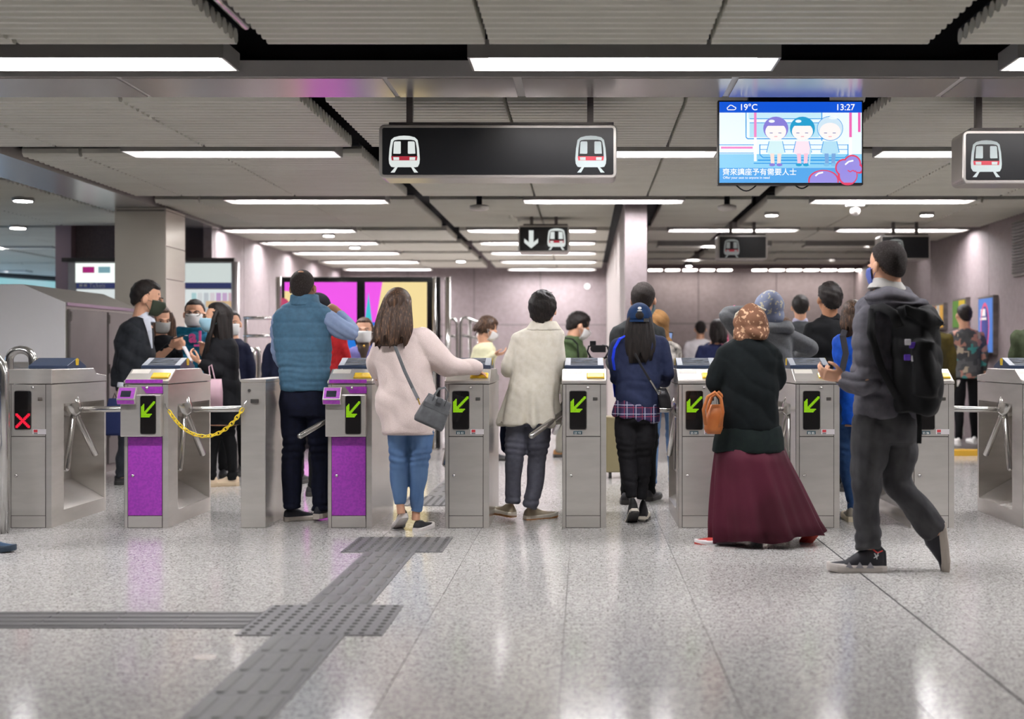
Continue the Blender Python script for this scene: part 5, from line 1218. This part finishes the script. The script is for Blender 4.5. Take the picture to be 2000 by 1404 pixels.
w_ = p.p(1645, 737, -.10); w2 = p.p(1652, 742, .16)
p.body(T_, [AR, AL], LG, hands=[((w_, Vector((-.9, .1, .15)), Vector((.1, .55, .4))), dict(curl=.45, side=-1)), ((w2, Vector((-.9, -.2, .1)), Vector((0, -.3, 1))), dict(curl=.5, side=1))])
p.mask(MASKN); HOOD = cloth('hoodie_charcoal', '5a585f', '515056')
p.wear('hoodie', HOOD, T_, [AR, AL], (('soft', .006, 12), ('diag', .008, 8), ('ring', .012, 13, [(1.06, .1)])))
p.wear('hood', HOOD, [(1737, 556, 30, 32), (1738, 568, 42, 44, -.03), (1742, 582, 55, 54, -.06), (1752, 595, 56, 54, -.08), (1760, 604, 36, 34, -.1)], folds=(('soft', .008, 16), ('ring', .01, 16, [(1.54, .12)])), vx=.009)
p.wear('inner_collar', cloth('collar_light_grey', 'b4b2ae'), [(1730, 545, 24, 24, 0, -.1), (1732, 556, 32, 32, 0, -.1), (1734, 567, 40, 38, 0, -.1)], folds=(('soft', .003, 14),), vx=.008)
DJ = cloth('jeans_charcoal', '474749', '37373a', sc=(10, 10, 6)); p.wear('jeans', DJ, [(1729, 800, 60, 44), (1728, 840, 62, 46), (1730, 865, 56, 40)], LG, (('soft', .005, 13), ('diag', .006, 7), ('ring', .006, 13, [(.2, .07)])), sm=1)
p.shoe(1729, 1118, yaw=-88, L=.30, up='202028', sole='cfc8c2', hgt=.13, name='sneaker')
T, R, c = p.lastshoe
for i, (a, b2) in enumerate(((.10, .14), (.15, .19), (.20, .24))):
    MB().prism([(0, 0), (1, 0), (.5, .75)], 0, .004, 'z', M=Matrix.Translation(T((-.048, a, .028))) @ R.to_4x4() @ Matrix.Rotation(-PI/2, 4, 'Y') @ Matrix.Rotation(PI/2, 4, 'Z') @ Matrix.Scale(-.045, 4)).build('sneaker_overlay', mat('overlay_grey', '97959c', .5), p.t)
MB().prism([(0, 0), (.010, -.014), (.014, -.012), (.006, .004), (.016, .012), (.014, .015), (.002, .009), (.0, .020), (-.004, .020), (-.003, .008), (-.012, -.002), (-.010, -.005), (-.003, -.001), (-.012, -.014), (-.008, -.015)], 0, .003, 'z', M=Matrix.Translation(T((-.043, .05, .088))) @ R.to_4x4() @ Matrix.Rotation(-PI/2, 4, 'Y') @ Matrix.Rotation(PI/2, 4, 'Z')).build('sneaker_emblem', CARD, p.t)
MB().tube([T((-.036, .02, .11)), T((-.04, .045, .1)), T((-.038, .07, .12))], .004, 6).build('red_pull_tab', mat('red_tab', 'd2302e', .5), p.t)
p.shoe(1848, 1022, yaw=-72, pitch=96, L=.29, up='202028', sole='c4bab0', hgt=.12, name='sneaker', dy=.04)
o = held('phone', 'dark phone held low by the backpack man', 'phone', p.p(1640, 732, -.05)); M = Matrix.Translation(p.p(1628, 742, -.06)) @ Matrix.Rotation(.5, 4, 'Y'); block(o, 'phone_body', M, .1, .05, .009, PHONE)
# backpack
BP = cloth('backpack_black', '0f1012', '0b0c0d', .7); b = held('backpack', 'black backpack with purple and white patches on the charcoal hoodie man\'s back', 'backpack', p.p(1790, 700, -.14))
def bp(mb):
    mb.loft([ring(P(x, y, 6.75+d), a*p.s, .125, -.45, 20, 3) for x, y, a, d in ((1782, 600, 30, -.16), (1790, 630, 42, -.17), (1792, 680, 44, -.19), (1792, 740, 43, -.19), (1790, 785, 42, -.18), (1788, 805, 32, -.17))])
    mb.loft([[P(x, y, 6.75+d) for x, y, d in q] for q in ([(1768, 594, -.10), (1768, 594, -.3), (1768, 620, -.3), (1768, 620, -.1)], [(1812, 605, -.08), (1812, 605, -.32), (1812, 632, -.32), (1812, 632, -.08)], [(1848, 628, -.12), (1848, 628, -.28), (1848, 640, -.28), (1848, 640, -.12)])])
    mb.loft([ring(P(x, y, 6.75+d), a*p.s, .07, -.45, 16, 3) for x, y, a, d in ((1808, 665, 22, -.3), (1810, 720, 24, -.32), (1806, 775, 22, -.3))])
me = to_mesh(MB(), .01) if False else None
mb = MB(); bp(mb); me = to_mesh(mb, .010, 3); fold(me, (('soft', .007, 14), ('diag', .008, 7)), 5); finish(me, 'pack_body', BP, b)
MB().tube([p.p(1700, 604, -.18), p.p(1722, 600, -.24), p.p(1745, 612, -.28), p.p(1756, 640, -.3)], [(.026, .007)]*4, 10, True, (0, -.6, -1)).build('shoulder_strap', BP, b, smooth=True)
MB().tube([p.p(1704, 604, -.2), p.p(1700, 650, -.27), p.p(1722, 720, -.3), p.p(1752, 775, -.26)], [(.02, .006)]*4, 10, True, (1, 0, 0)).build('shoulder_strap', BP, b, smooth=True)
MB().tube([p.p(1793, 800, -.18), p.p(1796, 830, -.19), p.p(1795, 866, -.19)], [(.013, .003)]*3, 8, True, (1, 0, 0)).build('hanging_strap', BP, b)
for x, y, c_ in ((1773, 668, 'd6d4da'), (1782, 674, '5a34b0'), (1772, 698, '5a34b0'), (1786, 700, 'd6d4da')):
    block(b, 'patch', Matrix.Translation(P(x, y, 6.75-.345)) @ Matrix.Rotation(-.2, 4, 'Z'), .032, .01, .032, mat('patch_'+c_, c_, .6), .004)
o = MB().box(-.012, .012, -.01, .01, -.03, .03, M=Matrix.Translation(P(1822, 700, 6.45))).build('side_tag', mat('tag_red', 'c8504a', .6), b)
# ---------------------------------------------------------------- people further back
def hang_arm(sx, sy, side, L, r, fwd=.08, k=1.0):
    """an arm hanging from the shoulder; L: arm length in px"""
    return [(sx, sy, 0, r), (sx+side*L*.06, sy+L*.25, .0, r*.92), (sx+side*L*.07, sy+L*.48, .02, r*.78), (sx+side*L*.06, sy+L*.72, fwd*.6, r*.66), (sx+side*L*.04, sy+L*.88, fwd, r*.52)]
def bend_arm(sx, sy, ex, ey, hx, hy, r, dye=0, dyh=0):
    return [(sx, sy, 0, r), ((sx+ex)/2, (sy+ey)/2, dye*.5, r*.95), (ex, ey, dye, r*.82), ((ex+hx)/2, (ey+hy)/2, (dye+dyh)/2, r*.72), (hx, hy, dyh, r*.55)]
def figure(label, Y, hx, hy, hh, yaw, top, bottom, w, cx=None, hair=('short', HAIRB, {}), mask=None, arms=None, hands=(), torso=None, legs=None, hem=None, skin=SKIN, pitch=0,
           shoes='222226', step=.12, lift=None, topname='jacket', dep=.115, hip=None, collar=None, sole='3a3836', face=False, hi=False, roll=0, fold_=None, skirt=None, sleeves=True, zf=0):
    """hx,hy,hh: head centre and height in px; w: half shoulder width in px; everything else follows a human build down to the floor"""
    p = Person(label, Y, hx, skin, hi); s = F/Y; cx = cx if cx is not None else hx
    fyy = VY+(H-zf)*s; sh = hy+hh*.71; full = fyy-sh; d = dep*s
    hipy = sh+full*.385; hem = hem or hipy+.04*s
    T_ = torso or [(hx*.5+cx*.5, sh-hh*.12, hh*.3, hh*.28), (cx, sh-hh*.02, w*.72, d*.75), (cx, sh+hh*.14, w*.98, d*.95), (cx, sh+full*.12, w*1.0, d*1.05), (cx, sh+full*.24, w*.9, d), (cx, hipy-full*.03, w*.92, d*1.03), (cx, hem, w*.97, d*1.1)]
    ar = .052*s
    A = arms or [hang_arm(cx-w*.92, sh+hh*.2, -1, .66*s, ar), hang_arm(cx+w*.92, sh+hh*.2, 1, .66*s, ar)]
    lr = .088*s; q = abs(math.cos(math.radians(yaw))); sp = .095*s*max(q, .25)
    hw = min(w*.9, .165*s)
    if legs is None:
        legs = []
        for j, sg in enumerate((-1, 1)):
            st = step*s*(1-q)*sg; dyl = step*q*sg*.9
            legs.append([(cx+sg*sp*.9, hipy-.0*s, 0, lr), (cx+sg*sp+st*.3, hipy+(fyy-hipy)*.28, dyl*.3, lr*.86), (cx+sg*sp+st*.6, hipy+(fyy-hipy)*.5, dyl*.4, lr*.66), (cx+sg*sp+st*.9, hipy+(fyy-hipy)*.75, dyl*.9, lr*.58), (cx+sg*sp+st, VY+(fyy-.06*s-VY), dyl, lr*.5)])
    p.head(hx, hy, hh, yaw=yaw, pitch=pitch, roll=roll, neck=((hx+cx)/2, sh, 0), ears=bool(hair) and hair[0] == 'short')
    if hair: p.hair(hair[0], hair[1], **hair[2])
    p.body(T_, A, legs, hands=[((p.p(*h[0]), h[1], h[2]), h[3]) for h in hands])
    if mask: p.mask(mask)
    if face: p.eyes()
    p.wear(topname, top, T_, A if sleeves else (), fold_ or (('soft', .006, 12), ('diag', .006, 8)))
    if collar: p.wear('collar', collar, [(T_[0][0], sh-hh*.28, hh*.27, hh*.25), (T_[0][0], sh-hh*.05, hh*.38, hh*.32)], folds=())
    p.wear('trousers', bottom, [(cx, hipy-.06*s, hw, d*.9), (cx, hipy, hw*1.05, d), (cx, hipy+.06*s, hw, d*.9)], legs, (('soft', .004, 14), ('ring', .006, 16, [(.1, .06), (.5, .08)])))
    for j, lg in enumerate(legs):
        ax, ay, adyy, r = lg[-1]; yw = math.radians(yaw); Yl = Y+adyy
        gy = VY+(H-zf)*F/Yl
        px = VX+((ax-VX))  # same column as the ankle
        bx = ax-math.sin(yw)*.06*s; bdy = adyy-math.cos(yw)*.06
        gy = VY+(gy-VY)*Yl/(Y+bdy)
        p.shoe(bx, gy, yaw=yaw+(8 if j else -8), L=.26, up=shoes, sole=sole, dy=bdy)
    return p
up = Vector((0, 0, 1)); BLKC = cloth('cloth_black', '131418', '0f1013'); BLKT = cloth('trousers_black', '0f1012', '0c0d0f'); NVC = cloth('cloth_navy', '181c31', '14182a'); DJ2 = cloth('jeans_dark_blue', '2f4a73', '26406a')
# A suit man
s_ = F/11.25
A1 = [(262, 650, -.14, 15), (252, 680, -.17, 14), (243, 708, -.18, 12), (240, 735, -.17, 10.5), (238, 752, -.16, 9)]
A2 = [(272, 650, .14, 14), (275, 690, .18, 13), (280, 720, .18, 11), (290, 740, .14, 9)]
p = figure('man in dark suit with dark green face mask looking down behind the left gates', 11.25, 289, 583, 66, 78, cloth('suit_charcoal', '26292e', '202327'), cloth('suit_trousers', '2a2d33'), 36, cx=262, pitch=12,
    hair=('short', HAIRB, dict(puff=1.06, tuft=.03, nape=-.8, sideburn=-.15)), mask=MASKD, arms=[A1, A2], hi=True, dep=.2, face=True,
    torso=[(278, 618, 16, 16), (272, 626, 22, 30), (266, 638, 30, 40), (263, 665, 37, 44), (262, 700, 38, 42), (260, 730, 39, 42), (256, 754, 38, 44)],
    hands=[((237, 755, -.16), Vector((-.25, -.1, -1)), Vector((1, .1, -.2)), dict(curl=.35, side=1, L=.19))], shoes='141416', sole='1a1a1a', step=.12)
p.wear('shirt_collar', cloth('shirt_white', 'd5dae4'), [(281, 608, 15, 15), (281, 620, 19, 19), (285, 630, 18, 20)], folds=(), vx=.008)
MB().tube([p.p(286, 622, -.12), p.p(292, 645, -.15), p.p(297, 680, -.13)], [(.03, .004), (.022, .004), (.005, .003)], 8, True, (1, 0, 0)).build('shirt_front', cloth('shirt_white', 'd5dae4'), p.t)
p.wear('shirt_cuff', cloth('shirt_white', 'd5dae4'), limbs=[[(240, 748, -.16, 10.5), (239, 757, -.16, 10.5)]], folds=(), vx=.008)
b = held('navy_bag', 'flat navy bag carried low beside the suited man', 'bag', P(223, 810, 11))
MB().loft([ring(P(x, y, 11.0), a*11/F, .04, 0, 16, 5) for x, y, a in ((226, 778, 12), (224, 810, 17), (222, 845, 18), (222, 850, 15))]).build('body', cloth('bag_navy2', '232c52'), b, smooth=True)
MB().tube([P(218, 785, 11), P(224, 768, 11), P(232, 785, 11)], .006, 6).build('handle', BLK, b)
# B woman with grey mask and phone
p = figure('woman with long dark brown hair and grey mask reading a phone behind the left gates', 11.9, 314, 624, 52, 140, BLKC, BLKT, 31, cx=314, pitch=14, hair=('long', HAIRBR, dict(length=1.25, width=.55, front=.1, puff=1.05)), mask=MASKG, face=True, hi=True,
    arms=[bend_arm(290, 668, 296, 708, 334, 676, 11, -.1, -.3), bend_arm(338, 668, 350, 712, 350, 682, 11, -.05, -.3)],
    hands=[((334, 676, -.3), Vector((.8, .0, .25)), Vector((.2, .5, .6)), dict(curl=.6, side=1, L=.17)), ((350, 684, -.28), Vector((-.1, -.1, 1)), Vector((-.3, .5, .3)), dict(curl=.6, side=-1, L=.17))])
p.locks(HAIRBR, 1.25, .17)
p.wear('bare_forearm', SKIN, limbs=[[(306, 700, -.19, 9.5), (334, 677, -.3, 6.5)]], folds=(), vx=.009)
o = held('phone', 'black phone held up by the grey masked woman', 'phone', P(352, 657, 11.55)); block(o, 'phone_body', Matrix.Translation(P(349, 659, 11.52)) @ Matrix.Rotation(-.25, 4, 'Y'), .15, .07, .009, PHONE)
# C teal hoodie
TEAL = cloth('hoodie_teal', '1a6480', '15566f')
p = figure('youth in teal hoodie with glasses and white mask behind the left gates', 12.4, 380, 613, 54, 172, TEAL, NVC, 34, cx=372, hair=('short', HAIRB, dict(puff=1.03, tuft=.02)), mask=MASKW, face=True, hi=True,
    arms=[bend_arm(345, 662, 340, 700, 372, 708, 13, -.02, -.25), bend_arm(400, 662, 402, 700, 395, 690, 12, -.02, -.25)], hands=[((394, 688, -.26), Vector((.2, -.2, 1)), Vector((-.3, -1, 0)), dict(curl=.5, side=1, L=.16))])
p.glasses(); p.wear('hood', TEAL, [(373, 640, 24, 20), (372, 650, 32, 24, .03), (372, 660, 28, 22, .04)], folds=(('soft', .006, 16),))
text('hoodie_print', 'a', .17, p.p(369, 668, -.16), mat('print_pink', 'e0559c', .6), p.t, bold=.006); MB().box(-.012, .012, -.01, 0, -.07, .07, M=Matrix.Translation(p.p(391, 660, -.15))).box(-.06, .01, -.01, 0, -.085, -.065, M=Matrix.Translation(p.p(391, 660, -.15))).build('hoodie_print_bar', mat('print_pink', 'e0559c', .6), p.t)
# D woman in black, heels
p = figure('woman with long black hair and light blue mask in black coat and beige heels', 11.08, 423, 622, 60, -110, BLKC, BLKT, 32, cx=433, pitch=-3, hair=('long', HAIRB, dict(length=1.3, width=.46, front=.2, puff=1.05)), mask=MASKB, face=True, hi=True, dep=.17,
    torso=[(432, 655, 17, 16), (434, 664, 24, 26), (433, 676, 32, 34), (430, 700, 35, 38), (433, 735, 31, 36), (436, 775, 33, 37), (438, 830, 35, 37)],
    arms=[bend_arm(438, 680, 424, 728, 390, 708, 15, -.16, -.2), bend_arm(425, 680, 410, 720, 400, 700, 13, .14, .1)], shoes='cbb79b', sole='b7a488', step=.1,
    hands=[((389, 706, -.2), Vector((-.75, .0, .5)), Vector((.3, .6, .6)), dict(curl=.55, side=-1, L=.17))])
p.locks(HAIRB, 1.2, .13, sides=(-1, 1), fw=.1)
o = held('phone', 'silver phone held out by the woman with the light blue mask', 'phone', P(368, 690, 10.9)); block(o, 'phone_body', Matrix.Translation(P(367, 691, 10.86)) @ Matrix.Rotation(-.5, 4, 'Y'), .014, .07, .15, CARD)
b = held('pink_bag', 'pale pink tote bag hanging from the arm of the woman in black', 'bag', P(420, 765, 10.8))
MB().loft([ring(P(x, y, 10.82), a*10.8/F, .035, 0, 16, 4) for x, y, a in ((419, 740, 13), (420, 765, 14.5), (421, 796, 13))]).build('body', cloth('bag_pink', 'c9a9b3'), b, smooth=True)
for d in (-.02, .02): MB().tube([P(411, 745, 10.82+d), P(408, 716, 10.82+d), P(413, 712, 10.82), P(420, 742, 10.82+d)], .006, 6).build('handle', cloth('bag_pink', 'c9a9b3'), b)
# E behind her
p = figure('person in navy coat and white mask mostly hidden behind the woman in black', 12.0, 452, 632, 50, 165, NVC, BLKT, 26, cx=456, mask=MASKW, face=True)
MB().tube([p.p(452, 672, -.16), p.p(462, 700, -.17), p.p(468, 745, -.17)], [(.012, .003)]*3, 8, True, (1, 0, 0)).build('white_lapel_edge', WHITE, p.t)
# navy figure behind the vest man
figure('person in navy coat almost hidden behind the blue vest man', 11.2, 566, 632, 54, 10, NVC, BLKT, 36, cx=562)
# G beanie man
p = figure('man in black beanie, glasses and red jacket beyond the blue vest man', 10.4, 625, 604, 58, 55, cloth('jacket_red', 'b3262a', '9a1e22'), BLKT, 32, cx=636, hair=None, mask=MASKW, skin=SKIN2)
p.glasses(); o = p.wear('beanie', cloth('beanie_black', '1a1b20'), extra=lambda mb: mb.ell(p.L((0, -.08, .15)), tuple(v*p.hk for v in (.375, .45, .42)), 22, 16, M=p.R), folds=(), vx=.009)
# H lady in lilac cardigan
LIL = cloth('cardigan_lilac', '7a76b0', '706ba5')
p = figure('woman in lilac cardigan and white mask before the advertising screen', 12.9, 711, 646, 50, 176, LIL, NVC, 30, cx=706, hair=('bob', HAIRBR, dict(length=.45, width=.42, front=.12, puff=1.02)), mask=MASKW, face=True)
p.wear('brown_top', cloth('top_brown', '4c4038'), [(709, 668, 13, 12), (710, 680, 11, 14, -.05), (710, 705, 9, 14, -.05), (710, 740, 8, 14, -.04)], folds=())
MB().ell(p.p(711, 676, -.16), .012).build('pendant', mat('gold', 'c9a24a', .3, .9), p.t, smooth=True)
# J woman in pale coat
p = figure('woman with short brown hair in pale cream coat by the stair railing', 13.7, 953, 642, 45, 75, cloth('coat_pale', 'd9d6b4', 'd0cda9'), BLKT, 24, cx=944, pitch=28, hair=('bob', HAIRBR, dict(length=.28, width=.4, front=.1, puff=1.1)), mask=MASKW, dep=.18,
    arms=[bend_arm(940, 676, 944, 706, 966, 692, 9, -.16, -.14), bend_arm(948, 676, 952, 704, 968, 692, 8, .14, .05)], hands=[((966, 692, -.14), Vector((1, 0, .1)), Vector((0, .3, 1)), dict(curl=.4, side=1, L=.17))])
# L man in green jacket
p = figure('man in green jacket and white mask looking down before the far wall', 14.2, 1131, 637, 50, 78, cloth('jacket_green', '4e6040', '455639'), cloth('trousers_beige', '8d8a80'), 27, cx=1112, pitch=25, hair=('short', HAIRB, dict(puff=1.12, tuft=.035)), mask=MASKW, dep=.2, shoes='a07040',
    torso=[(1122, 655, 12, 12), (1117, 660, 20, 22), (1113, 668, 25, 30), (1112, 690, 29, 34), (1112, 720, 27, 32), (1110, 745, 26, 32)])
MB().tube([p.p(1103, 660, -.2), p.p(1118, 662, -.23), p.p(1128, 672, -.22), p.p(1130, 700, -.2)], [(.018, .006)]*4, 8, True, (1, 0, 0)).build('bag_strap', BLKC, p.t)
# gimbal
g = held('camera_rig', 'black camera rig on hooped handles right of the green jacket man', 'camera rig', P(1168, 682, 10.2))
block(g, 'camera_body', Matrix.Translation(P(1170, 681, 10.2)), .11, .08, .06, BLK); block(g, 'grip', Matrix.Translation(P(1158, 671, 10.2)), .05, .05, .045, BLK)
MB().tube([P(1160, 681, 10.15), P(1160, 681, 10.05)], .03, 12).build('lens', BLK, g)
for sx in (-1, 1): MB().tube([P(1168+sx*8, 674, 10.2), P(1168+sx*18, 676, 10.2), P(1168+sx*21, 686, 10.2), P(1168+sx*15, 697, 10.2)], .008, 8).build('handle', BLK, g)
MB().tube([P(1150, 697, 10.2), P(1168, 703, 10.2), P(1186, 697, 10.2)], .009, 8).build('handle_bar', BLK, g)
# M grey haired man with backpack
p = figure('grey haired man in dark jacket just beyond the cap woman', 9.9, 1257, 586, 64, 14, cloth('jacket_dark_grey', '3a3d3e', '323536'), BLKT, 47, cx=1246, hair=('short', HAIRSH, dict(puff=1.06, tuft=.02)), mask=MASKB, arms=[bend_arm(1206, 650, 1197, 712, 1190, 702, 14, .0, .3), bend_arm(1288, 650, 1294, 712, 1280, 715, 14, .0, .25)])
# suitcase
sc_ = held('suitcase', 'olive gold upright suitcase on wheels partly hidden behind a gate', 'suitcase', P(1196, 920, 11.9))
a, b_ = P(1180, 812, 11.9), P(1206, 920, 11.9); MB().box(a.x, b_.x+.12, 11.75, 12.0, b_.z, a.z).build('shell', mat('shell_olive', '8c8263', .35, .3), sc_, bevel=.02, segs=3)
for x in (a.x+.04, b_.x+.06):
    MB().tube([(x, 11.8, .03), (x+.03, 11.8, .03)], .03, 12).build('wheel', BLK, sc_); MB().box(x, x+.03, 11.78, 11.82, .04, b_.z+.01).build('wheel_fork', BLK, sc_)
# O brown hijab woman
p = figure('woman in brown headscarf and blue jeans filming with her phone behind the cap woman', 10.75, 1287, 634, 54, 10, cloth('top_offwhite', 'c8c1b8', '2a2a2a', sc=(9, 9, 9)), cloth('jeans_mid', '5b7699', '4d6889', sc=(9, 9, 4)), 30, cx=1294, hair=None,
    arms=[bend_arm(1270, 680, 1268, 720, 1290, 690, 11, .1, .3), bend_arm(1318, 682, 1324, 715, 1308, 684, 11, .06, .28)], hands=[((1308, 684, .28), Vector((-.1, 0, 1)), Vector((-.6, .6, 0)), dict(curl=.5, side=1, L=.17))], shoes='b8b0a4', sole='ddd6cc')
def hj(mb):
    mb.ell(p.L((0, -.06, .11)), tuple(v*p.hk for v in (.42, .51, .47)), 22, 16, M=p.R); mb.ell(p.L((0, -.06, -.28)), tuple(v*p.hk for v in (.40, .44, .45)), 20, 14, M=p.R); mb.ell(p.L((.05, -.05, -.6)), tuple(v*p.hk for v in (.44, .42, .22)), 20, 14, M=p.R)
p.wear('headscarf', cloth('scarf_brown', '8f6b44', '86623c'), extra=hj, folds=(('soft', .006, 18), ('diag', .006, 12)), vx=.009)
o = held('phone', 'phone with lit screen raised beside the brown headscarf', 'phone', P(1303, 665, 11.1)); M = Matrix.Translation(P(1304, 664, 11.06)) @ Matrix.Rotation(.12, 4, 'Y')
block(o, 'phone_body', M, .078, .009, .15, PHONE); MB().box(-.034, .034, -.0062, -.0052, -.066, .066, M=M).build('phone_display', mat('phone_glow', '9ab4ea', .4, emit=.7), o)
# R grey hoodie, raised arms
GRH = cloth('hoodie_grey', '67696b', '5d5f61', sc=(60, 60, 60))
p = figure('person in grey hoodie and blue grey patterned headscarf with both elbows raised', 9.85, 1502, 605, 64, 8, GRH, BLKT, 46, cx=1500, hair=None, dep=.13,
    torso=[(1502, 632, 24, 22), (1502, 640, 38, 26), (1501, 652, 47, 32), (1500, 690, 48, 36), (1502, 740, 47, 36), (1506, 790, 48, 36), (1508, 830, 48, 36)],
    arms=[bend_arm(1462, 660, 1420, 616, 1462, 608, 19, .0, .12), bend_arm(1540, 660, 1583, 680, 1560, 690, 20, .05, .25)])
def hj2(mb):
    mb.ell(p.L((0, -.07, .13)), tuple(v*p.hk for v in (.42, .52, .47)), 22, 16, M=p.R); mb.ell(p.L((.08, -.06, -.22)), tuple(v*p.hk for v in (.36, .40, .36)), 20, 14, M=p.R)
p.wear('headscarf', mat('scarf_bluegrey', '737b92', .8, 0, var=('b3ab93', (34, 34, 34), 1, .6, .64)), extra=hj2, folds=(('soft', .006, 18),), vx=.009)
p.wear('hood', GRH, [(1515, 628, 28, 26, -.02), (1518, 640, 34, 30, -.05), (1522, 652, 26, 22, -.07)], folds=(('soft', .006, 18),))
MB().tube([p.p(1434, 598, .05), p.p(1436, 606, .0), p.p(1435, 616, -.02)], .010, 8).build('pink_wristband', mat('pink_band', 'e0508c', .6), p.t)
# Q, P small far people
figure('small figure in white shirt with black hair far off near the back wall', 19.5, 1368, 643, 31, 0, cloth('shirt_white2', 'e2dee0'), BLKT, 24, cx=1367, topname='shirt')
p = figure('woman with black bob hair and navy jacket left of the grey hoodie', 15.0, 1400, 645, 40, -15, cloth('jacket_navy2', '2b3258', '262c4e'), BLKT, 26, cx=1394, hair=('bob', HAIRB, dict(length=.5, width=.46, front=.0, puff=1.08)))
b = held('pink_print_bag', 'pink and white patterned bag beside the black bobbed woman', 'bag', P(1414, 675, 15))
MB().loft([ring(P(x, y, 15), a*15/F, .05, 0, 14, 4) for x, y, a in ((1416, 653, 6), (1414, 670, 10), (1411, 700, 15), (1411, 720, 12))]).build('body', mat('bag_pinkwhite', 'e0457c', .6, 0, var=('f0dce4', (12, 12, 12), 2, .5, .56)), b, smooth=True)
MB().tube([P(1408, 655, 15), P(1414, 640, 15), P(1422, 655, 15)], .008, 6).build('handle', mat('pink_band', 'e0508c', .6), b)
# T, T2, U
figure('grey suited man with thinning crown left of the black coated man', 12.7, 1563, 600, 46, 5, cloth('suit_grey', '4a4d50', '434649'), BLKT, 30, cx=1563, hair=('short', HAIRB, dict(puff=1.04, tuft=.02, crown=1)), collar=cloth('shirt_lilac', 'b8b8d0'))
figure('small woman with brown hair mostly hidden behind the grey hoodie', 14.0, 1533, 640, 40, 0, BLKC, BLKT, 22, hair=('bob', HAIRBR, dict(length=.4, width=.42, front=.0)))
figure('man with spiky black hair in black coat standing beyond the right gates', 10.6, 1619, 585, 62, -12, cloth('coat_black', '131417', '0f1012'), BLKT, 46, cx=1625, hair=('short', HAIRB, dict(puff=1.1, tuft=.05, nape=-.85)), collar=cloth('coat_black', '131417', '0f1012'), skin=SKIN2)
# V blue jacket
p = figure('woman with brown hair in bright blue jacket passing the gate left of the backpack man', 8.8, 1666, 618, 62, 12, cloth('jacket_blue', '1557c8', '114cb4', .6), DJ2, 42, cx=1671, hair=('bob', HAIRBR, dict(length=.42, width=.40, front=.0, puff=1.03)), shoes='8a8378', hem=832, sole='d8cdb4',
    arms=[bend_arm(1642, 668, 1640, 725, 1654, 735, 15, .02, .25), bend_arm(1697, 668, 1702, 725, 1690, 740, 15, .02, .25)],
    legs=[[(1648, 820, 0, 23), (1650, 860, .05, 21), (1652, 905, .08, 17), (1660, 955, .05, 14), (1667, 1000, 0, 12)], [(1690, 820, 0, 23), (1690, 860, .05, 21), (1690, 905, .12, 17), (1690, 950, .2, 14), (1690, 985, .25, 12)]])
MB().tube([p.p(1650, 645, -.1), p.p(1646, 656, -.14), p.p(1652, 690, -.15), p.p(1640, 745, -.12)], [(.022, .005)]*4, 8, True, (1, 0, 0)).build('bag_strap', cloth('strap_grey', '3a3a40'), p.t)
# X
figure('dark haired person in mustard and black behind the black backpack', 13.2, 1816, 622, 44, 10, cloth('top_mustard', '5a4f22', '1c1c1e', sc=(3, 3, 3)), BLKT, 28, cx=1826)
# Y camouflage shirt
m_ = bpy.data.materials.new('patchwork'); m_.use_nodes = True; nt = m_.node_tree; bs = nt.nodes['Principled BSDF']; bs.inputs['Roughness'].default_value = .85; PATCHM = m_
tc = nt.nodes.new('ShaderNodeTexCoord'); vo = nt.nodes.new('ShaderNodeTexVoronoi'); vo.inputs['Scale'].default_value = 15; vo.distance = 'CHEBYCHEV'
nt.links.new(tc.outputs['Object'], vo.inputs['Vector']); sp = nt.nodes.new('ShaderNodeSeparateColor'); nt.links.new(vo.outputs['Color'], sp.inputs[0])
cr = nt.nodes.new('ShaderNodeValToRGB'); cr.color_ramp.interpolation = 'CONSTANT'; nt.links.new(sp.outputs[0], cr.inputs[0]); nt.links.new(cr.outputs[0], bs.inputs['Base Color'])
cr.color_ramp.elements[0].color = lin('46484a')+(1,); cr.color_ramp.elements[1].position = .42; cr.color_ramp.elements[1].color = lin('a5786b')+(1,)
for po, c_ in ((.58, '55585a'), (.74, '3f8a88'), (.84, '3c3e41'), (.92, 'ab9f8c')): e_ = cr.color_ramp.elements.new(po); e_.color = lin(c_)+(1,)
p = figure('young man in patchwork camouflage shirt and black track trousers by the right wall', 15.3, 1882, 616, 42, -8, PATCHM, BLKT, 31, cx=1888, hem=738, topname='shirt', shoes='e8e6e2', sole='efeeea', step=.2, zf=.065)
MB().tube([p.p(1872, 742, -.1), p.p(1874, 790, -.1), p.p(1880, 850, -.12)], [(.02, .006)]*3, 8, True, (1, 0, 0)).build('side_stripe', WHITE, p.t)
# Z right edge
figure('person in dark green coat cut off by the right picture edge', 10.2, 2028, 604, 56, -10, cloth('coat_green', '3c4430', '343b29'), BLKT, 42, cx=2027)
# off the left edge, only a shoe shows
p = figure('person at the left picture edge of whom only a blue shoe shows', 7.45, -84, 540, 82, 90, NVC, DJ2, 60, cx=-92, shoes='2c4a66', step=.16, dep=.2, sole='2a3a4a')
